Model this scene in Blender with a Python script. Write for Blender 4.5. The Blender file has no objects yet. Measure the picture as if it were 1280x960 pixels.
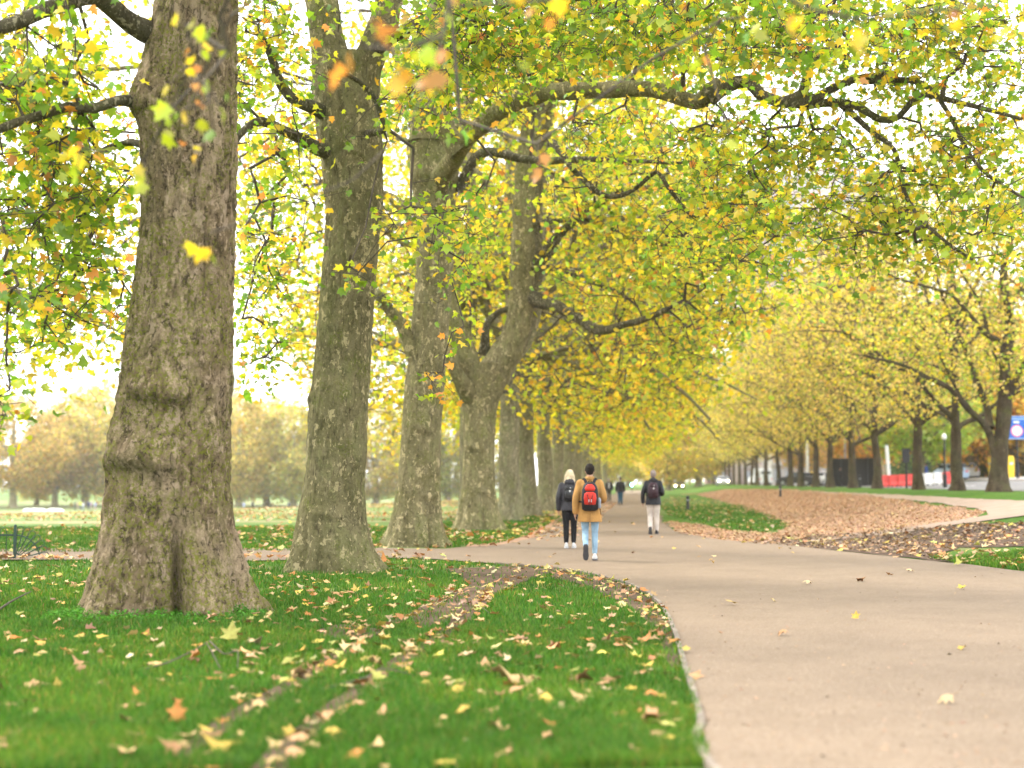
import bpy, bmesh, math, random
import numpy as np
from mathutils import Vector, Matrix
from mathutils.geometry import delaunay_2d_cdt
R = math.radians
rng = np.random.default_rng(11)
sc = bpy.context.scene
col = sc.collection

# ------------------------------------------------------------------ camera, sky, sun, exposure
CAMH, FPX, HOR = 1.45, 1778.0, 603.0
PITCH = math.atan((HOR - 480) / FPX)
cd = bpy.data.cameras.new('camera'); cam = bpy.data.objects.new('camera', cd); col.objects.link(cam)
cam.location = (0, 0, CAMH); cam.rotation_euler = (R(90) + PITCH, 0, 0)
cd.sensor_width = 36; cd.lens = FPX / 1280 * 36; cd.clip_start = .1; cd.clip_end = 3000
cd.dof.use_dof = True; cd.dof.focus_distance = 20.0; cd.dof.aperture_fstop = 1.0
sc.camera = cam
world = bpy.data.worlds.new('World'); sc.world = world; world.use_nodes = True
wn = world.node_tree; wn.nodes.clear()
SUN_EL, SUN_AZ = R(48), R(-60)     # azimuth from +Y, clockwise positive
sky = wn.nodes.new('ShaderNodeTexSky'); sky.sky_type = 'NISHITA'; sky.sun_disc = False
sky.sun_elevation = SUN_EL; sky.sun_rotation = SUN_AZ; sky.dust_density = 4; sky.air_density = 1.0
cl = wn.nodes.new('ShaderNodeMix'); cl.data_type = 'RGBA'; cl.inputs[0].default_value = .86
wn.links.new(sky.outputs[0], cl.inputs[6]); cl.inputs[7].default_value = (9.6, 9.75, 10.0, 1)   # overcast veil
bg = wn.nodes.new('ShaderNodeBackground'); bg.inputs[1].default_value = .12
wo = wn.nodes.new('ShaderNodeOutputWorld')
wn.links.new(cl.outputs[2], bg.inputs[0]); wn.links.new(bg.outputs[0], wo.inputs[0])
sd = bpy.data.lights.new('sun', 'SUN'); sd.energy = 1.5; sd.angle = R(14); sd.color = (1, .95, .87)
so = bpy.data.objects.new('sun', sd); col.objects.link(so)
so.rotation_euler = (R(90) - SUN_EL, 0, math.pi - SUN_AZ); so.location = (0, 0, 40)
sc.view_settings.view_transform = 'Standard'; sc.view_settings.look = 'None'
sc.view_settings.gamma = 1; sc.view_settings.exposure = 1.97
try:
    cy = sc.cycles
    cy.max_bounces = 8; cy.diffuse_bounces = 6; cy.glossy_bounces = 2; cy.transmission_bounces = 6
    cy.transparent_max_bounces = 6; cy.volume_bounces = 1; cy.use_denoising = True
    cy.caustics_reflective = False; cy.caustics_refractive = False
except Exception: pass

# ------------------------------------------------------------------ helpers
def at(px, py, Y):
    """point on the ray of photo pixel px,py at depth Y"""
    dx = (px - 640) / FPX; dv = (480 - py) / FPX
    fy, fz = math.cos(PITCH) - dv * math.sin(PITCH), math.sin(PITCH) + dv * math.cos(PITCH)
    t = Y / fy
    return np.array([dx * t, Y, CAMH + fz * t])

def hash3(i, j, k, s):
    h = (i * 374761393 + j * 668265263 + k * 2147483647 + s * 974634777) & 0xFFFFFFFF
    h = ((h ^ (h >> 13)) * 1274126177) & 0xFFFFFFFF
    return ((h ^ (h >> 16)) & 0xFFFF) / 65535.0
def vnoise(p, s=0):
    p = np.asarray(p, float); f = np.floor(p); i = f.astype(np.int64); u = p - f; u = u * u * (3 - 2 * u)
    r = 0
    for a in (0, 1):
        for b in (0, 1):
            for c in (0, 1):
                w = (u[..., 0] if a else 1 - u[..., 0]) * (u[..., 1] if b else 1 - u[..., 1]) * (u[..., 2] if c else 1 - u[..., 2])
                r = r + w * hash3(i[..., 0] + a, i[..., 1] + b, i[..., 2] + c, s)
    return r
def fbm(p, o=4, s=0):
    p = np.asarray(p, float); r = 0; a = .5; t = 0
    for k in range(o):
        r = r + a * vnoise(p * 2 ** k, s + k * 7); t += a; a *= .5
    return r / t
def smooth(x): x = np.clip(x, 0, 1); return x * x * (3 - 2 * x)

def mesh_np(name, V, T, mats, midx=None, cols=None, smooth_sh=False):
    V = np.ascontiguousarray(V, np.float32); T = np.ascontiguousarray(T, np.int32)
    m = bpy.data.meshes.new(name)
    m.vertices.add(len(V)); m.vertices.foreach_set('co', V.ravel())
    k = T.shape[1]
    m.loops.add(len(T) * k); m.loops.foreach_set('vertex_index', T.ravel())
    m.polygons.add(len(T)); m.polygons.foreach_set('loop_start', np.arange(0, len(T) * k, k, dtype=np.int32))
    if midx is not None: m.polygons.foreach_set('material_index', np.ascontiguousarray(midx, np.int32))
    if smooth_sh: m.polygons.foreach_set('use_smooth', np.ones(len(T), bool))
    for q in mats: m.materials.append(q)
    if cols is not None:
        a = m.color_attributes.new('tint', 'FLOAT_COLOR', 'POINT')
        c4 = np.ones((len(V), 4), np.float32); c4[:, :3] = cols
        a.data.foreach_set('color', c4.ravel())
    m.update(calc_edges=True); m.validate()
    return m
def link(name, mesh, parent=None, loc=None):
    o = bpy.data.objects.new(name, mesh); col.objects.link(o)
    if parent: o.parent = parent
    if loc is not None: o.location = loc
    return o
def tag(o, label=None, cat=None, group=None, kind=None):
    if label: o['label'] = label
    if cat: o['category'] = cat
    if group: o['group'] = group
    if kind: o['kind'] = kind
    return o
def empty(name, loc, rz=0):
    o = bpy.data.objects.new(name, None); col.objects.link(o); o.location = loc; o.rotation_euler = (0, 0, rz)
    o.empty_display_size = .2
    return o
def copy_tree(o, parent=None):
    c = o.copy(); col.objects.link(c)
    if parent: c.parent = parent
    for ch in list(o.children): copy_tree(ch, c)
    return c

class MB:
    """collects verts and faces of one part"""
    def __init__(s): s.v = []; s.f = []
    def add(s, V, F):
        n = len(s.v); s.v += [tuple(map(float, q)) for q in V]; s.f += [tuple(int(i) + n for i in q) for q in F]; return s
    def box(s, c, d, rz=0, taper=1.0):
        cx, cy, cz = c; dx, dy, dz = d[0] / 2, d[1] / 2, d[2] / 2; V = []
        for k, t in ((-1, 1), (1, taper)):
            for x, y in ((-1, -1), (1, -1), (1, 1), (-1, 1)):
                X, Yv = x * dx * t, y * dy * t
                V.append((cx + X * math.cos(rz) - Yv * math.sin(rz), cy + X * math.sin(rz) + Yv * math.cos(rz), cz + k * dz))
        return s.add(V, [(3, 2, 1, 0), (4, 5, 6, 7), (0, 1, 5, 4), (1, 2, 6, 5), (2, 3, 7, 6), (3, 0, 4, 7)])
    def tube(s, pts, rad, k=8, caps=True):
        V, F = tube(pts, rad, k)
        s.add(V, F)
        if caps:
            n = len(V); b = len(s.v) - n
            s.f.append(tuple(b + i for i in range(k))[::-1]); s.f.append(tuple(b + n - k + i for i in range(k)))
        return s
    def loft(s, rings):
        k = len(rings[0]); V = [q for r in rings for q in r]
        F = [(i * k + j, i * k + (j + 1) % k, (i + 1) * k + (j + 1) % k, (i + 1) * k + j) for i in range(len(rings) - 1) for j in range(k)]
        F.append(tuple(range(k))[::-1]); F.append(tuple((len(rings) - 1) * k + j for j in range(k)))
        return s.add(V, F)
    def ball(s, c, r, k=12, n=8):
        r = (r, r, r) if np.isscalar(r) else r
        rings = []
        for i in range(n + 1):
            a = -math.pi / 2 + math.pi * (i + .02) / (n + .04)
            rings.append([(c[0] + r[0] * math.cos(a) * math.cos(b), c[1] + r[1] * math.cos(a) * math.sin(b), c[2] + r[2] * math.sin(a))
                          for b in np.linspace(0, 2 * math.pi, k, endpoint=False)])
        return s.loft(rings)
    def mesh(s, name, m, sm=False, bevel=0):
        me = bpy.data.meshes.new(name); me.from_pydata(s.v, [], s.f); me.update()
        bm = bmesh.new(); bm.from_mesh(me)
        if bevel:
            bmesh.ops.bevel(bm, geom=[e for e in bm.edges if len(e.link_faces) == 2 and e.calc_face_angle(0) > .5], offset=bevel, segments=2, affect='EDGES', clamp_overlap=True)
        bmesh.ops.recalc_face_normals(bm, faces=bm.faces[:]); bm.to_mesh(me); bm.free()
        me.materials.append(m)
        if sm:
            for p in me.polygons: p.use_smooth = True
        return me
    def build(s, name, m, parent=None, sm=False, bevel=0, loc=None):
        return link(name, s.mesh(name, m, sm, bevel), parent, loc)

def frames(P):
    P = np.asarray(P, float); T = np.gradient(P, axis=0); T /= np.linalg.norm(T, axis=1)[:, None] + 1e-9
    a = np.array([1., 0, 0]) if abs(T[0][0]) < .8 else np.array([0, 1., 0])
    N = np.zeros_like(P); n = np.cross(T[0], a); n /= np.linalg.norm(n)
    for i in range(len(P)):
        n = n - T[i] * np.dot(n, T[i]); n /= np.linalg.norm(n) + 1e-9; N[i] = n
    return T, N, np.cross(T, N)
def tube(P, rad, k=8, wob=0, seed=0):
    P = np.asarray(P, float); rad = np.broadcast_to(np.asarray(rad, float), (len(P),))
    T, N, B = frames(P); th = np.linspace(0, 2 * np.pi, k, endpoint=False)
    dirs = N[:, None] * np.cos(th)[None, :, None] + B[:, None] * np.sin(th)[None, :, None]
    rr = np.repeat(rad[:, None], k, 1)
    if wob: rr = rr * (1 + wob * (fbm((P[:, None] + dirs * rad[:, None, None]) * 3.1 + 50, 3, seed) - .5) * 2)
    V = (P[:, None] + dirs * rr[..., None]).reshape(-1, 3)
    i = np.arange(len(P) - 1)[:, None] * k; j = np.arange(k)[None]; j2 = (j + 1) % k
    F = np.stack([i + j, i + j2, i + k + j2, i + k + j], -1).reshape(-1, 4)
    return V, F
def spline(C, step=.15):
    C = np.asarray(C, float)
    if len(C) == 2: C = np.vstack([C[0], C.mean(0), C[1]])
    Q = np.vstack([2 * C[0] - C[1], C, 2 * C[-1] - C[-2]]); out = []
    for i in range(1, len(Q) - 2):
        n = max(2, int(np.linalg.norm(Q[i + 1] - Q[i]) / step)); t = np.linspace(0, 1, n, endpoint=False)[:, None]
        a, b, c, d = Q[i - 1], Q[i], Q[i + 1], Q[i + 2]
        out.append(.5 * (2 * b + (c - a) * t + (2 * a - 5 * b + 4 * c - d) * t ** 2 + (3 * b - a - 3 * c + d) * t ** 3))
    out.append(C[-1:]); return np.vstack(out)
def quads2tris(F): F = np.asarray(F); return np.vstack([F[:, [0, 1, 2]], F[:, [0, 2, 3]]])

# ------------------------------------------------------------------ materials
class NT:
    def __init__(s, name):
        s.m = bpy.data.materials.new(name); s.m.use_nodes = True; s.t = s.m.node_tree; s.t.nodes.clear()
        s.out = s.n('ShaderNodeOutputMaterial')
    def n(s, ty, **kw):
        q = s.t.nodes.new(ty)
        for k, v in kw.items(): setattr(q, k, v)
        return q
    def l(s, a, b): s.t.links.new(a, b)
    def set(s, sock, v):
        if isinstance(v, bpy.types.NodeSocket): s.l(v, sock)
        elif v is not None:
            try: sock.default_value = v
            except Exception: sock.default_value = tuple(v) + (1,)
    def coord(s, scale=(1, 1, 1), kind='Object', loc=(0, 0, 0)):
        c = s.n('ShaderNodeTexCoord'); m = s.n('ShaderNodeMapping'); m.inputs['Scale'].default_value = scale; m.inputs['Location'].default_value = loc
        s.l(c.outputs[kind], m.inputs[0]); return m.outputs[0]
    def noise(s, v, scale, detail=4, rough=.55, dist=0):
        q = s.n('ShaderNodeTexNoise'); s.l(v, q.inputs['Vector']); q.inputs['Scale'].default_value = scale
        q.inputs['Detail'].default_value = detail; q.inputs['Roughness'].default_value = rough; q.inputs['Distortion'].default_value = dist
        return q.outputs[0]
    def vor(s, v, scale, feature='F1', out=0):
        q = s.n('ShaderNodeTexVoronoi', feature=feature); s.l(v, q.inputs['Vector']); q.inputs['Scale'].default_value = scale
        return q.outputs[out]
    def ramp(s, f, a, b, lo=0., hi=1.):
        q = s.n('ShaderNodeMapRange', interpolation_type='SMOOTHSTEP'); s.l(f, q.inputs[0])
        q.inputs[1].default_value = a; q.inputs[2].default_value = b; q.inputs[3].default_value = lo; q.inputs[4].default_value = hi
        return q.outputs[0]
    def mix(s, f, a, b, mode='MIX'):
        q = s.n('ShaderNodeMix', data_type='RGBA', blend_type=mode)
        s.set(q.inputs[0], f); s.set(q.inputs[6], a); s.set(q.inputs[7], b); return q.outputs[2]
    def math(s, op, a, b=0):
        q = s.n('ShaderNodeMath', operation=op); s.set(q.inputs[0], a); s.set(q.inputs[1], b); return q.outputs[0]
    def bump(s, h, strength, dist, prev=None):
        q = s.n('ShaderNodeBump'); q.inputs['Strength'].default_value = strength; q.inputs['Distance'].default_value = dist
        s.l(h, q.inputs['Height'])
        if prev is not None: s.l(prev, q.inputs['Normal'])
        return q.outputs[0]
    def attr(s, nm='tint'):
        q = s.n('ShaderNodeAttribute'); q.attribute_name = nm; return q.outputs['Color']
    def pbr(s, c, rough=.8, normal=None, metal=0, spec=.3):
        q = s.n('ShaderNodeBsdfPrincipled'); s.set(q.inputs['Base Color'], c); s.set(q.inputs['Roughness'], rough)
        q.inputs['Metallic'].default_value = metal; q.inputs['Specular IOR Level'].default_value = spec
        if normal is not None: s.l(normal, q.inputs['Normal'])
        s.l(q.outputs[0], s.out.inputs[0]); return s.m

def m_plain(name, c, rough=.7, metal=0, var=.25, scale=6, spec=.3):
    t = NT(name); v = t.coord(); n = t.noise(v, scale, 5)
    cc = t.mix(t.ramp(n, .3, .7), [x * (1 - var) for x in c], [min(1, x * (1 + var)) for x in c])
    return t.pbr(cc, rough, t.bump(t.noise(v, scale * 8, 3), .15, .01), metal, spec)

def m_bark(name, a, b, fleck, moss, fleck_amt=.62, moss_amt=.6, crack=(.05, .035, .022), fs=1.0, plates=.5):
    t = NT(name); v0 = t.coord((1, 1, .5)); v1 = t.coord((1, 1, 1)); v2 = t.coord((1, 1, .30))
    wv = t.n('ShaderNodeVectorMath', operation='ADD'); nz = t.n('ShaderNodeTexNoise'); nz.inputs['Scale'].default_value = 7; nz.inputs['Detail'].default_value = 4; t.l(v1, nz.inputs[0])
    sv = t.n('ShaderNodeVectorMath', operation='SCALE'); t.l(nz.outputs['Color'], sv.inputs[0]); sv.inputs['Scale'].default_value = .30
    t.l(v0, wv.inputs[0]); t.l(sv.outputs[0], wv.inputs[1]); dv = wv.outputs[0]
    c = t.mix(t.ramp(t.noise(v0, 2.2, 7, .65, .6), .38, .62), a, b)
    big = t.ramp(t.noise(t.coord((1, 1, .4), loc=(5, 2, 8)), 1.5, 5, .6, .8), .50, .56); c = t.mix(t.math('MULTIPLY', big, .55), c, [a[0] * 1.25 + .02, a[1] * 1.32 + .03, a[2] * 1.2 + .015])
    plate = t.noise(dv, 10, 7, .68, .3)                        # flaking plates: light worn tops, dark gaps
    c = t.mix(t.ramp(plate, .50, .40, 0, plates), c, [x * .28 for x in a])
    c = t.mix(t.ramp(plate, .55, .66, 0, plates * .9), c, [min(1, x * 1.5 + .02) for x in b])
    c = t.mix(t.ramp(t.noise(v1, 42, 6, .72), .52, .70, 0, .75), c, [x * .42 for x in a])
    fl = t.ramp(t.noise(dv, 8 * fs, 4, .5), fleck_amt, fleck_amt + .035)
    c = t.mix(t.math('MULTIPLY', fl, .85), c, fleck)
    fl2 = t.ramp(t.noise(t.coord((1, 1, .45), loc=(3, 7, 2)), 21 * fs, 3, .5), fleck_amt + .03, fleck_amt + .06)
    c = t.mix(t.math('MULTIPLY', fl2, .6), c, [min(1, x * 1.15) for x in fleck])
    mo = t.math('MULTIPLY', t.ramp(t.noise(v1, 1.7, 4), moss_amt - .1, moss_amt + .08), t.ramp(t.noise(v1, 30, 5, .68), .46, .60))
    c = t.mix(mo, c, moss)
    fis = t.noise(t.coord((1, 1, .16)), 15, 7, .72, .5); fm = t.ramp(fis, .44, .33)
    c = t.mix(t.math('MULTIPLY', fm, .8), c, crack)
    fine = t.noise(v1, 75, 5, .75); rg = t.noise(v2, 24, 8, .75, .4)
    nb = t.bump(fine, .7, .015); nb = t.bump(rg, 1.0, .05, nb); nb = t.bump(plate, 1.0, .06, nb); nb = t.bump(fm, -.8, .03, nb); nb = t.bump(fl, -.4, .01, nb)
    return t.pbr(c, .92, nb, spec=.12)

def m_leaf(name, trans=.5, objtint=False, gloss=.04):
    t = NT(name); c = t.attr()
    if objtint:
        oi = t.n('ShaderNodeObjectInfo'); c = t.mix(1, c, oi.outputs['Color'], 'MULTIPLY')
    v = t.coord(); c = t.mix(t.ramp(t.noise(v, 9, 3), .3, .75, 0, .28), c, t.mix(1, c, (.75, .7, .5), 'MULTIPLY'))
    d = t.n('ShaderNodeBsdfDiffuse'); t.l(c, d.inputs[0])
    tr = t.n('ShaderNodeBsdfTranslucent'); t.l(t.mix(1, c, (1.15, 1.08, .72), 'MULTIPLY'), tr.inputs[0])
    g = t.n('ShaderNodeBsdfGlossy'); g.inputs[0].default_value = (1, 1, 1, 1); g.inputs['Roughness'].default_value = .45
    m1 = t.n('ShaderNodeMixShader'); m1.inputs[0].default_value = trans; t.l(d.outputs[0], m1.inputs[1]); t.l(tr.outputs[0], m1.inputs[2])
    m2 = t.n('ShaderNodeMixShader'); m2.inputs[0].default_value = gloss; t.l(m1.outputs[0], m2.inputs[1]); t.l(g.outputs[0], m2.inputs[2])
    t.l(m2.outputs[0], t.out.inputs[0]); return t.m

def m_emit(name, c, s):
    t = NT(name); e = t.n('ShaderNodeEmission'); e.inputs[0].default_value = tuple(c) + (1,); e.inputs[1].default_value = s
    t.l(e.outputs[0], t.out.inputs[0]); return t.m

HAZE = .00022
M = {}
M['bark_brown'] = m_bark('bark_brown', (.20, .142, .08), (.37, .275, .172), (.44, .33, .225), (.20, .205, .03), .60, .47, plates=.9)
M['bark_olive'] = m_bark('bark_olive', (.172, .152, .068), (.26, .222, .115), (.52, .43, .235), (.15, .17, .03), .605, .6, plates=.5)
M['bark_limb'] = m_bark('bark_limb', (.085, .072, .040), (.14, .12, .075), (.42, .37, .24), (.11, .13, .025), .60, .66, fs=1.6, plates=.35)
M['bark_far'] = m_bark('bark_far', (.20, .18, .10), (.28, .245, .155), (.48, .40, .25), (.18, .19, .045), .61, .6, plates=.4)
M['bark_dark'] = m_bark('bark_dark', (.06, .042, .026), (.11, .082, .05), (.2, .17, .1), (.11, .12, .03), .66, .6, plates=.4)
M['twig'] = m_plain('twig_bark', (.07, .055, .038), .9, 0, .4, 4)
M['leaf'] = m_leaf('plane_leaf', .58, gloss=.03)
M['leaf_far'] = m_leaf('far_leaf', .62, True, .02)
M['leaf_ground'] = m_leaf('fallen_leaf', .12)

# ------------------------------------------------------------------ terrain
SL = .09                                   # the avenue runs along X = SL * Y
def terrain_raw(L, Y):
    s = -L
    z = -3.7 * smooth((s - 9) / 38) * smooth((Y - 36) / 200)
    z = z + 1.05 * smooth((L - 5) / 9.5) + .75 * smooth((L - 18) / 14) + 1.2 * smooth((L - 32) / 60)
    return z
def ax(parts):
    out = []
    for a, b, n in parts: out += list(np.linspace(a, b, n, endpoint=False))
    return np.array(out + [parts[-1][1]])
GL = ax([(-700, -120, 12), (-120, -40, 30), (-40, -12, 50), (-12, 20, 80), (20, 60, 50), (60, 700, 24)])
GY = ax([(-60, 2, 20), (2, 36, 60), (36, 110, 70), (110, 400, 70), (400, 1500, 16)])
GZ = terrain_raw(GL[None, :], GY[:, None])
GZ = GZ + .05 * (fbm(np.stack([GL[None, :] * .25 + 0 * GY[:, None], GY[:, None] * .25 + 0 * GL[None, :], 0 * GZ], -1), 2) - .5) * smooth((-GL[None, :] - 3) / 3)
def ground(X, Y):
    X = np.asarray(X, float); Y = np.asarray(Y, float); L = X - SL * Y
    i = np.clip(np.searchsorted(GL, L) - 1, 0, len(GL) - 2); j = np.clip(np.searchsorted(GY, Y) - 1, 0, len(GY) - 2)
    u = (L - GL[i]) / (GL[i + 1] - GL[i]); v = (Y - GY[j]) / (GY[j + 1] - GY[j])
    return (GZ[j, i] * (1 - u) + GZ[j, i + 1] * u) * (1 - v) + (GZ[j + 1, i] * (1 - u) + GZ[j + 1, i + 1] * u) * v
def gp(px, py):
    Ys = np.geomspace(4, 600, 4000); d = at(px, py, 1.0) - np.array([0, 0, CAMH])
    P = d[None] * Ys[:, None]; z = P[:, 2] + CAMH; g = ground(P[:, 0], P[:, 1]); k = np.argmax(z < g)
    if not (z < g).any(): k = len(Ys) - 1
    return np.array([P[k, 0], P[k, 1]])
def gY(px, Y): x = (px - 640) / FPX * Y; return np.array([x, Y, float(ground(x, Y))])

def inside(poly, x, y):
    poly = np.asarray(poly); c = np.zeros(len(x), bool); n = len(poly); j = n - 1
    for i in range(n):
        xi, yi = poly[i]; xj, yj = poly[j]
        if yi != yj: c ^= ((yi > y) != (yj > y)) & (x < (xj - xi) * (y - yi) / (yj - yi) + xi)
        j = i
    return c
def ragged(poly, step=.35, amp=.05, seed=0, closed=True):
    P = np.asarray(poly, float); out = []
    n = len(P)
    for i in range(n if closed else n - 1):
        a, b = P[i], P[(i + 1) % n]; d = np.linalg.norm(b - a); m = int(max(1, min(400, d / step)))
        t = np.linspace(0, 1, m, endpoint=False)[:, None]; out.append(a + (b - a) * t)
    Q = np.vstack(out); dist = np.clip(Q[:, 1] / 20, .6, 4)
    e = np.stack([fbm(np.stack([Q[:, 0] * 1.1, Q[:, 1] * 1.1, 0 * Q[:, 0] + k * 9], -1), 3, seed) - .5 for k in (0, 1)], -1)
    return Q + e * 2 * amp * dist[:, None]
def sheet(name, poly, off, m):
    """a ground sheet draped over the terrain"""
    P = np.asarray(poly); Lp = P[:, 0] - SL * P[:, 1]
    gl = GL[(GL > Lp.min()) & (GL < Lp.max())]; gy = GY[(GY > P[:, 1].min()) & (GY < P[:, 1].max())]
    LL, YY = np.meshgrid(gl, gy); xx = (LL + SL * YY).ravel(); yy = YY.ravel()
    k = inside(P, xx, yy); xx, yy = xx[k], yy[k]
    n = len(P); vs = [Vector(q) for q in P] + [Vector(q) for q in zip(xx, yy)]
    V, E, F = delaunay_2d_cdt(vs, [(i, (i + 1) % n) for i in range(n)], [], 1, 1e-5)[:3]
    V = np.array([(v.x, v.y) for v in V]); z = ground(V[:, 0], V[:, 1]) + off
    me = bpy.data.meshes.new(name); me.from_pydata(np.column_stack([V, z]).tolist(), [], [tuple(f) for f in F]); me.update()
    bm = bmesh.new(); bm.from_mesh(me); bmesh.ops.recalc_face_normals(bm, faces=bm.faces[:])
    if sum(f.normal.z for f in bm.faces) < 0: bmesh.ops.reverse_faces(bm, faces=bm.faces[:])
    bm.to_mesh(me); bm.free()
    me.materials.append(m); o = link(name, me); o['kind'] = 'structure'; return o

# ground material: turf
t = NT('turf'); v = t.coord()
c = t.mix(t.ramp(t.noise(v, .35, 5), .35, .65), (.052, .125, .006), (.085, .16, .012))
c = t.mix(t.ramp(t.noise(v, 9, 6, .7), .4, .7), c, (.03, .075, .012))
c = t.mix(t.ramp(t.noise(t.coord((.5, 1.6, 1)), .12, 5, .6), .52, .66, 0, .75), c, (.22, .185, .10))     # worn, straw and leaf strewn bands
c = t.mix(t.ramp(t.noise(v, 38, 3, .7), .62, .75, 0, .6), c, (.16, .12, .06))
M['turf'] = t.pbr(c, .95, t.bump(t.noise(v, 40, 5, .7), .8, .04), spec=.1)
V = np.stack([(GL[None, :] + SL * GY[:, None]), GY[:, None] + 0 * GL[None, :], GZ], -1).reshape(-1, 3)
nL = len(GL); ii = np.arange(len(GY) - 1)[:, None] * nL + np.arange(nL - 1)[None]
Fq = np.stack([ii, ii + 1, ii + nL + 1, ii + nL], -1).reshape(-1, 4)
g = link('ground', mesh_np('ground', V, Fq, [M['turf']], smooth_sh=True)); g['kind'] = 'structure'

# meadow beyond the cross path: straw bands; haze and grazing paleness put into its green
t = NT('meadow_turf'); v = t.coord()
c = t.mix(t.ramp(t.noise(v, .3, 5), .35, .65), (.085, .145, .035), (.13, .19, .055))
c = t.mix(t.ramp(t.noise(t.coord((.25, 1.1, 1)), .16, 5, .6), .45, .62, 0, .7), c, (.30, .235, .14))
c = t.mix(t.ramp(t.noise(v, 11, 5, .7), .5, .7, 0, .5), c, (.06, .10, .025))
M['meadow'] = t.pbr(c, .95, t.bump(t.noise(v, 30, 4, .7), .6, .04), spec=.1)
# path
t = NT('path_gravel'); v = t.coord()
c = t.mix(t.ramp(t.noise(v, 1.1, 5, .6), .3, .7), (.158, .114, .075), (.197, .144, .096))
c = t.mix(t.ramp(t.noise(v, 55, 4, .7), .35, .7, 0, .8), c, (.12, .088, .06))
c = t.mix(t.ramp(t.noise(v, 110, 2, .6), .56, .66, 0, .9), c, (.36, .29, .22))
c = t.mix(t.ramp(t.noise(t.coord((.5, 2.2, 1)), .8, 5, .65), .58, .74, 0, .5), c, (.185, .135, .098))
c = t.mix(t.ramp(t.noise(v, 14, 2, .5), .70, .74, 0, .6), c, (.17, .11, .07))
vr = t.vor(v, 160)
nb = t.bump(t.noise(v, 170, 4, .7), .6, .006); nb = t.bump(t.noise(v, 2.3, 4), .3, .04, nb)
M['path'] = t.pbr(c, .92, nb, spec=.15)
def m_dirt(name, a, b, cc):
    t = NT(name); v = t.coord()
    c = t.mix(t.ramp(t.noise(v, 1.6, 6, .65), .35, .65), a, b); c = t.mix(t.ramp(t.noise(v, 24, 5, .7), .5, .72, 0, .8), c, cc)
    nb = t.bump(t.noise(v, 30, 5, .7), .9, .03); nb = t.bump(t.noise(v, 5, 4), .6, .06, nb)
    return t.pbr(c, .95, nb, spec=.15)
M['mud'] = m_dirt('mud', (.055, .035, .022), (.10, .066, .043), (.16, .10, .062)) # m_dirt('mud', (.05, .033, .022), (.085, .06, .043), (.13, .09, .06)) # m_dirt('mud', (0.074, 0.0518, 0.037), (0.1406, 0.0999, 0.074), (0.2072, 0.1406, 0.0962))
M['dirt'] = m_dirt('dirt', (.075, .047, .028), (.125, .083, .052), (.05, .032, .02)) # m_dirt('dirt', (0.0962, 0.0666, 0.04588), (0.1554, 0.111, 0.0777), (0.0666, 0.04588, 0.03108))
M['sand'] = m_dirt('sandy_dirt', (0.2812, 0.2072, 0.148), (0.333, 0.2516, 0.1924), (0.222, 0.148, 0.1036))
M['litter_soil'] = m_dirt('litter_soil', (.27, .165, .10), (.33, .205, .13), (.19, .11, .065)) # m_dirt('litter_soil', (0.3108, 0.1998, 0.1332), (0.37, 0.2442, 0.1702), (0.2072, 0.1258, 0.0814))

PE = [(876, 905), (866, 868), (854, 830), (844, 795), (832, 768), (815, 748), (785, 732), (740, 720), (690, 712), (620, 706), (540, 700), (470, 698), (330, 702), (200, 704), (60, 701)]
edge = [gp(*q) for q in PE]; edge = [np.array([edge[0][0] - .02, 3.5]), np.array([gp(886, 960)[0], gp(886, 960)[1]])] + edge
edge = [edge[0] + np.array([.12, 0])] + edge[1:]
back = [gp(*q) for q in [(60, 687), (330, 687), (470, 686), (560, 687), (625, 682), (672, 673), (698, 655), (716, 640), (737, 625), (757, 613)]]
far = [np.array([SL * Y + o, Y]) for Y, o in ((160, -3.0), (260, -4.0), (260, 2.8), (160, 2.5))]
rt = [gp(*q) for q in [(803, 615), (813, 630), (828, 650), (846, 667), (900, 676), (960, 680), (1050, 690), (1130, 699), (1200, 706), (1280, 716)]]
path_poly = edge + [np.array([-60, gp(60, 701)[1]]), np.array([-60, gp(60, 687)[1]])] + back + far + rt + [np.array([14, 21.5]), np.array([22, 19]), np.array([22, 3.5])]
lawn_edge = ragged([tuple(q) for q in edge[1:]], .2, .03, 3, False)
path_poly = np.vstack([edge[:1], lawn_edge, ragged(path_poly[len(edge):], .35, .1, 3, False), [path_poly[-1]]])
sheet('path', path_poly, .024, M['path'])
mp = [np.array([-300, back[0][1] + .3])] + [np.array(q_) + [0, .25] for q_ in back[:4]] + [np.array([SL * y_ - 7.5, y_]) for y_ in (34, 45, 70, 120, 200, 420)] + [np.array([-300, 420])]
sheet('meadow', ragged(mp, 1.0, .2, 15), .006, M['meadow'])
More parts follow.
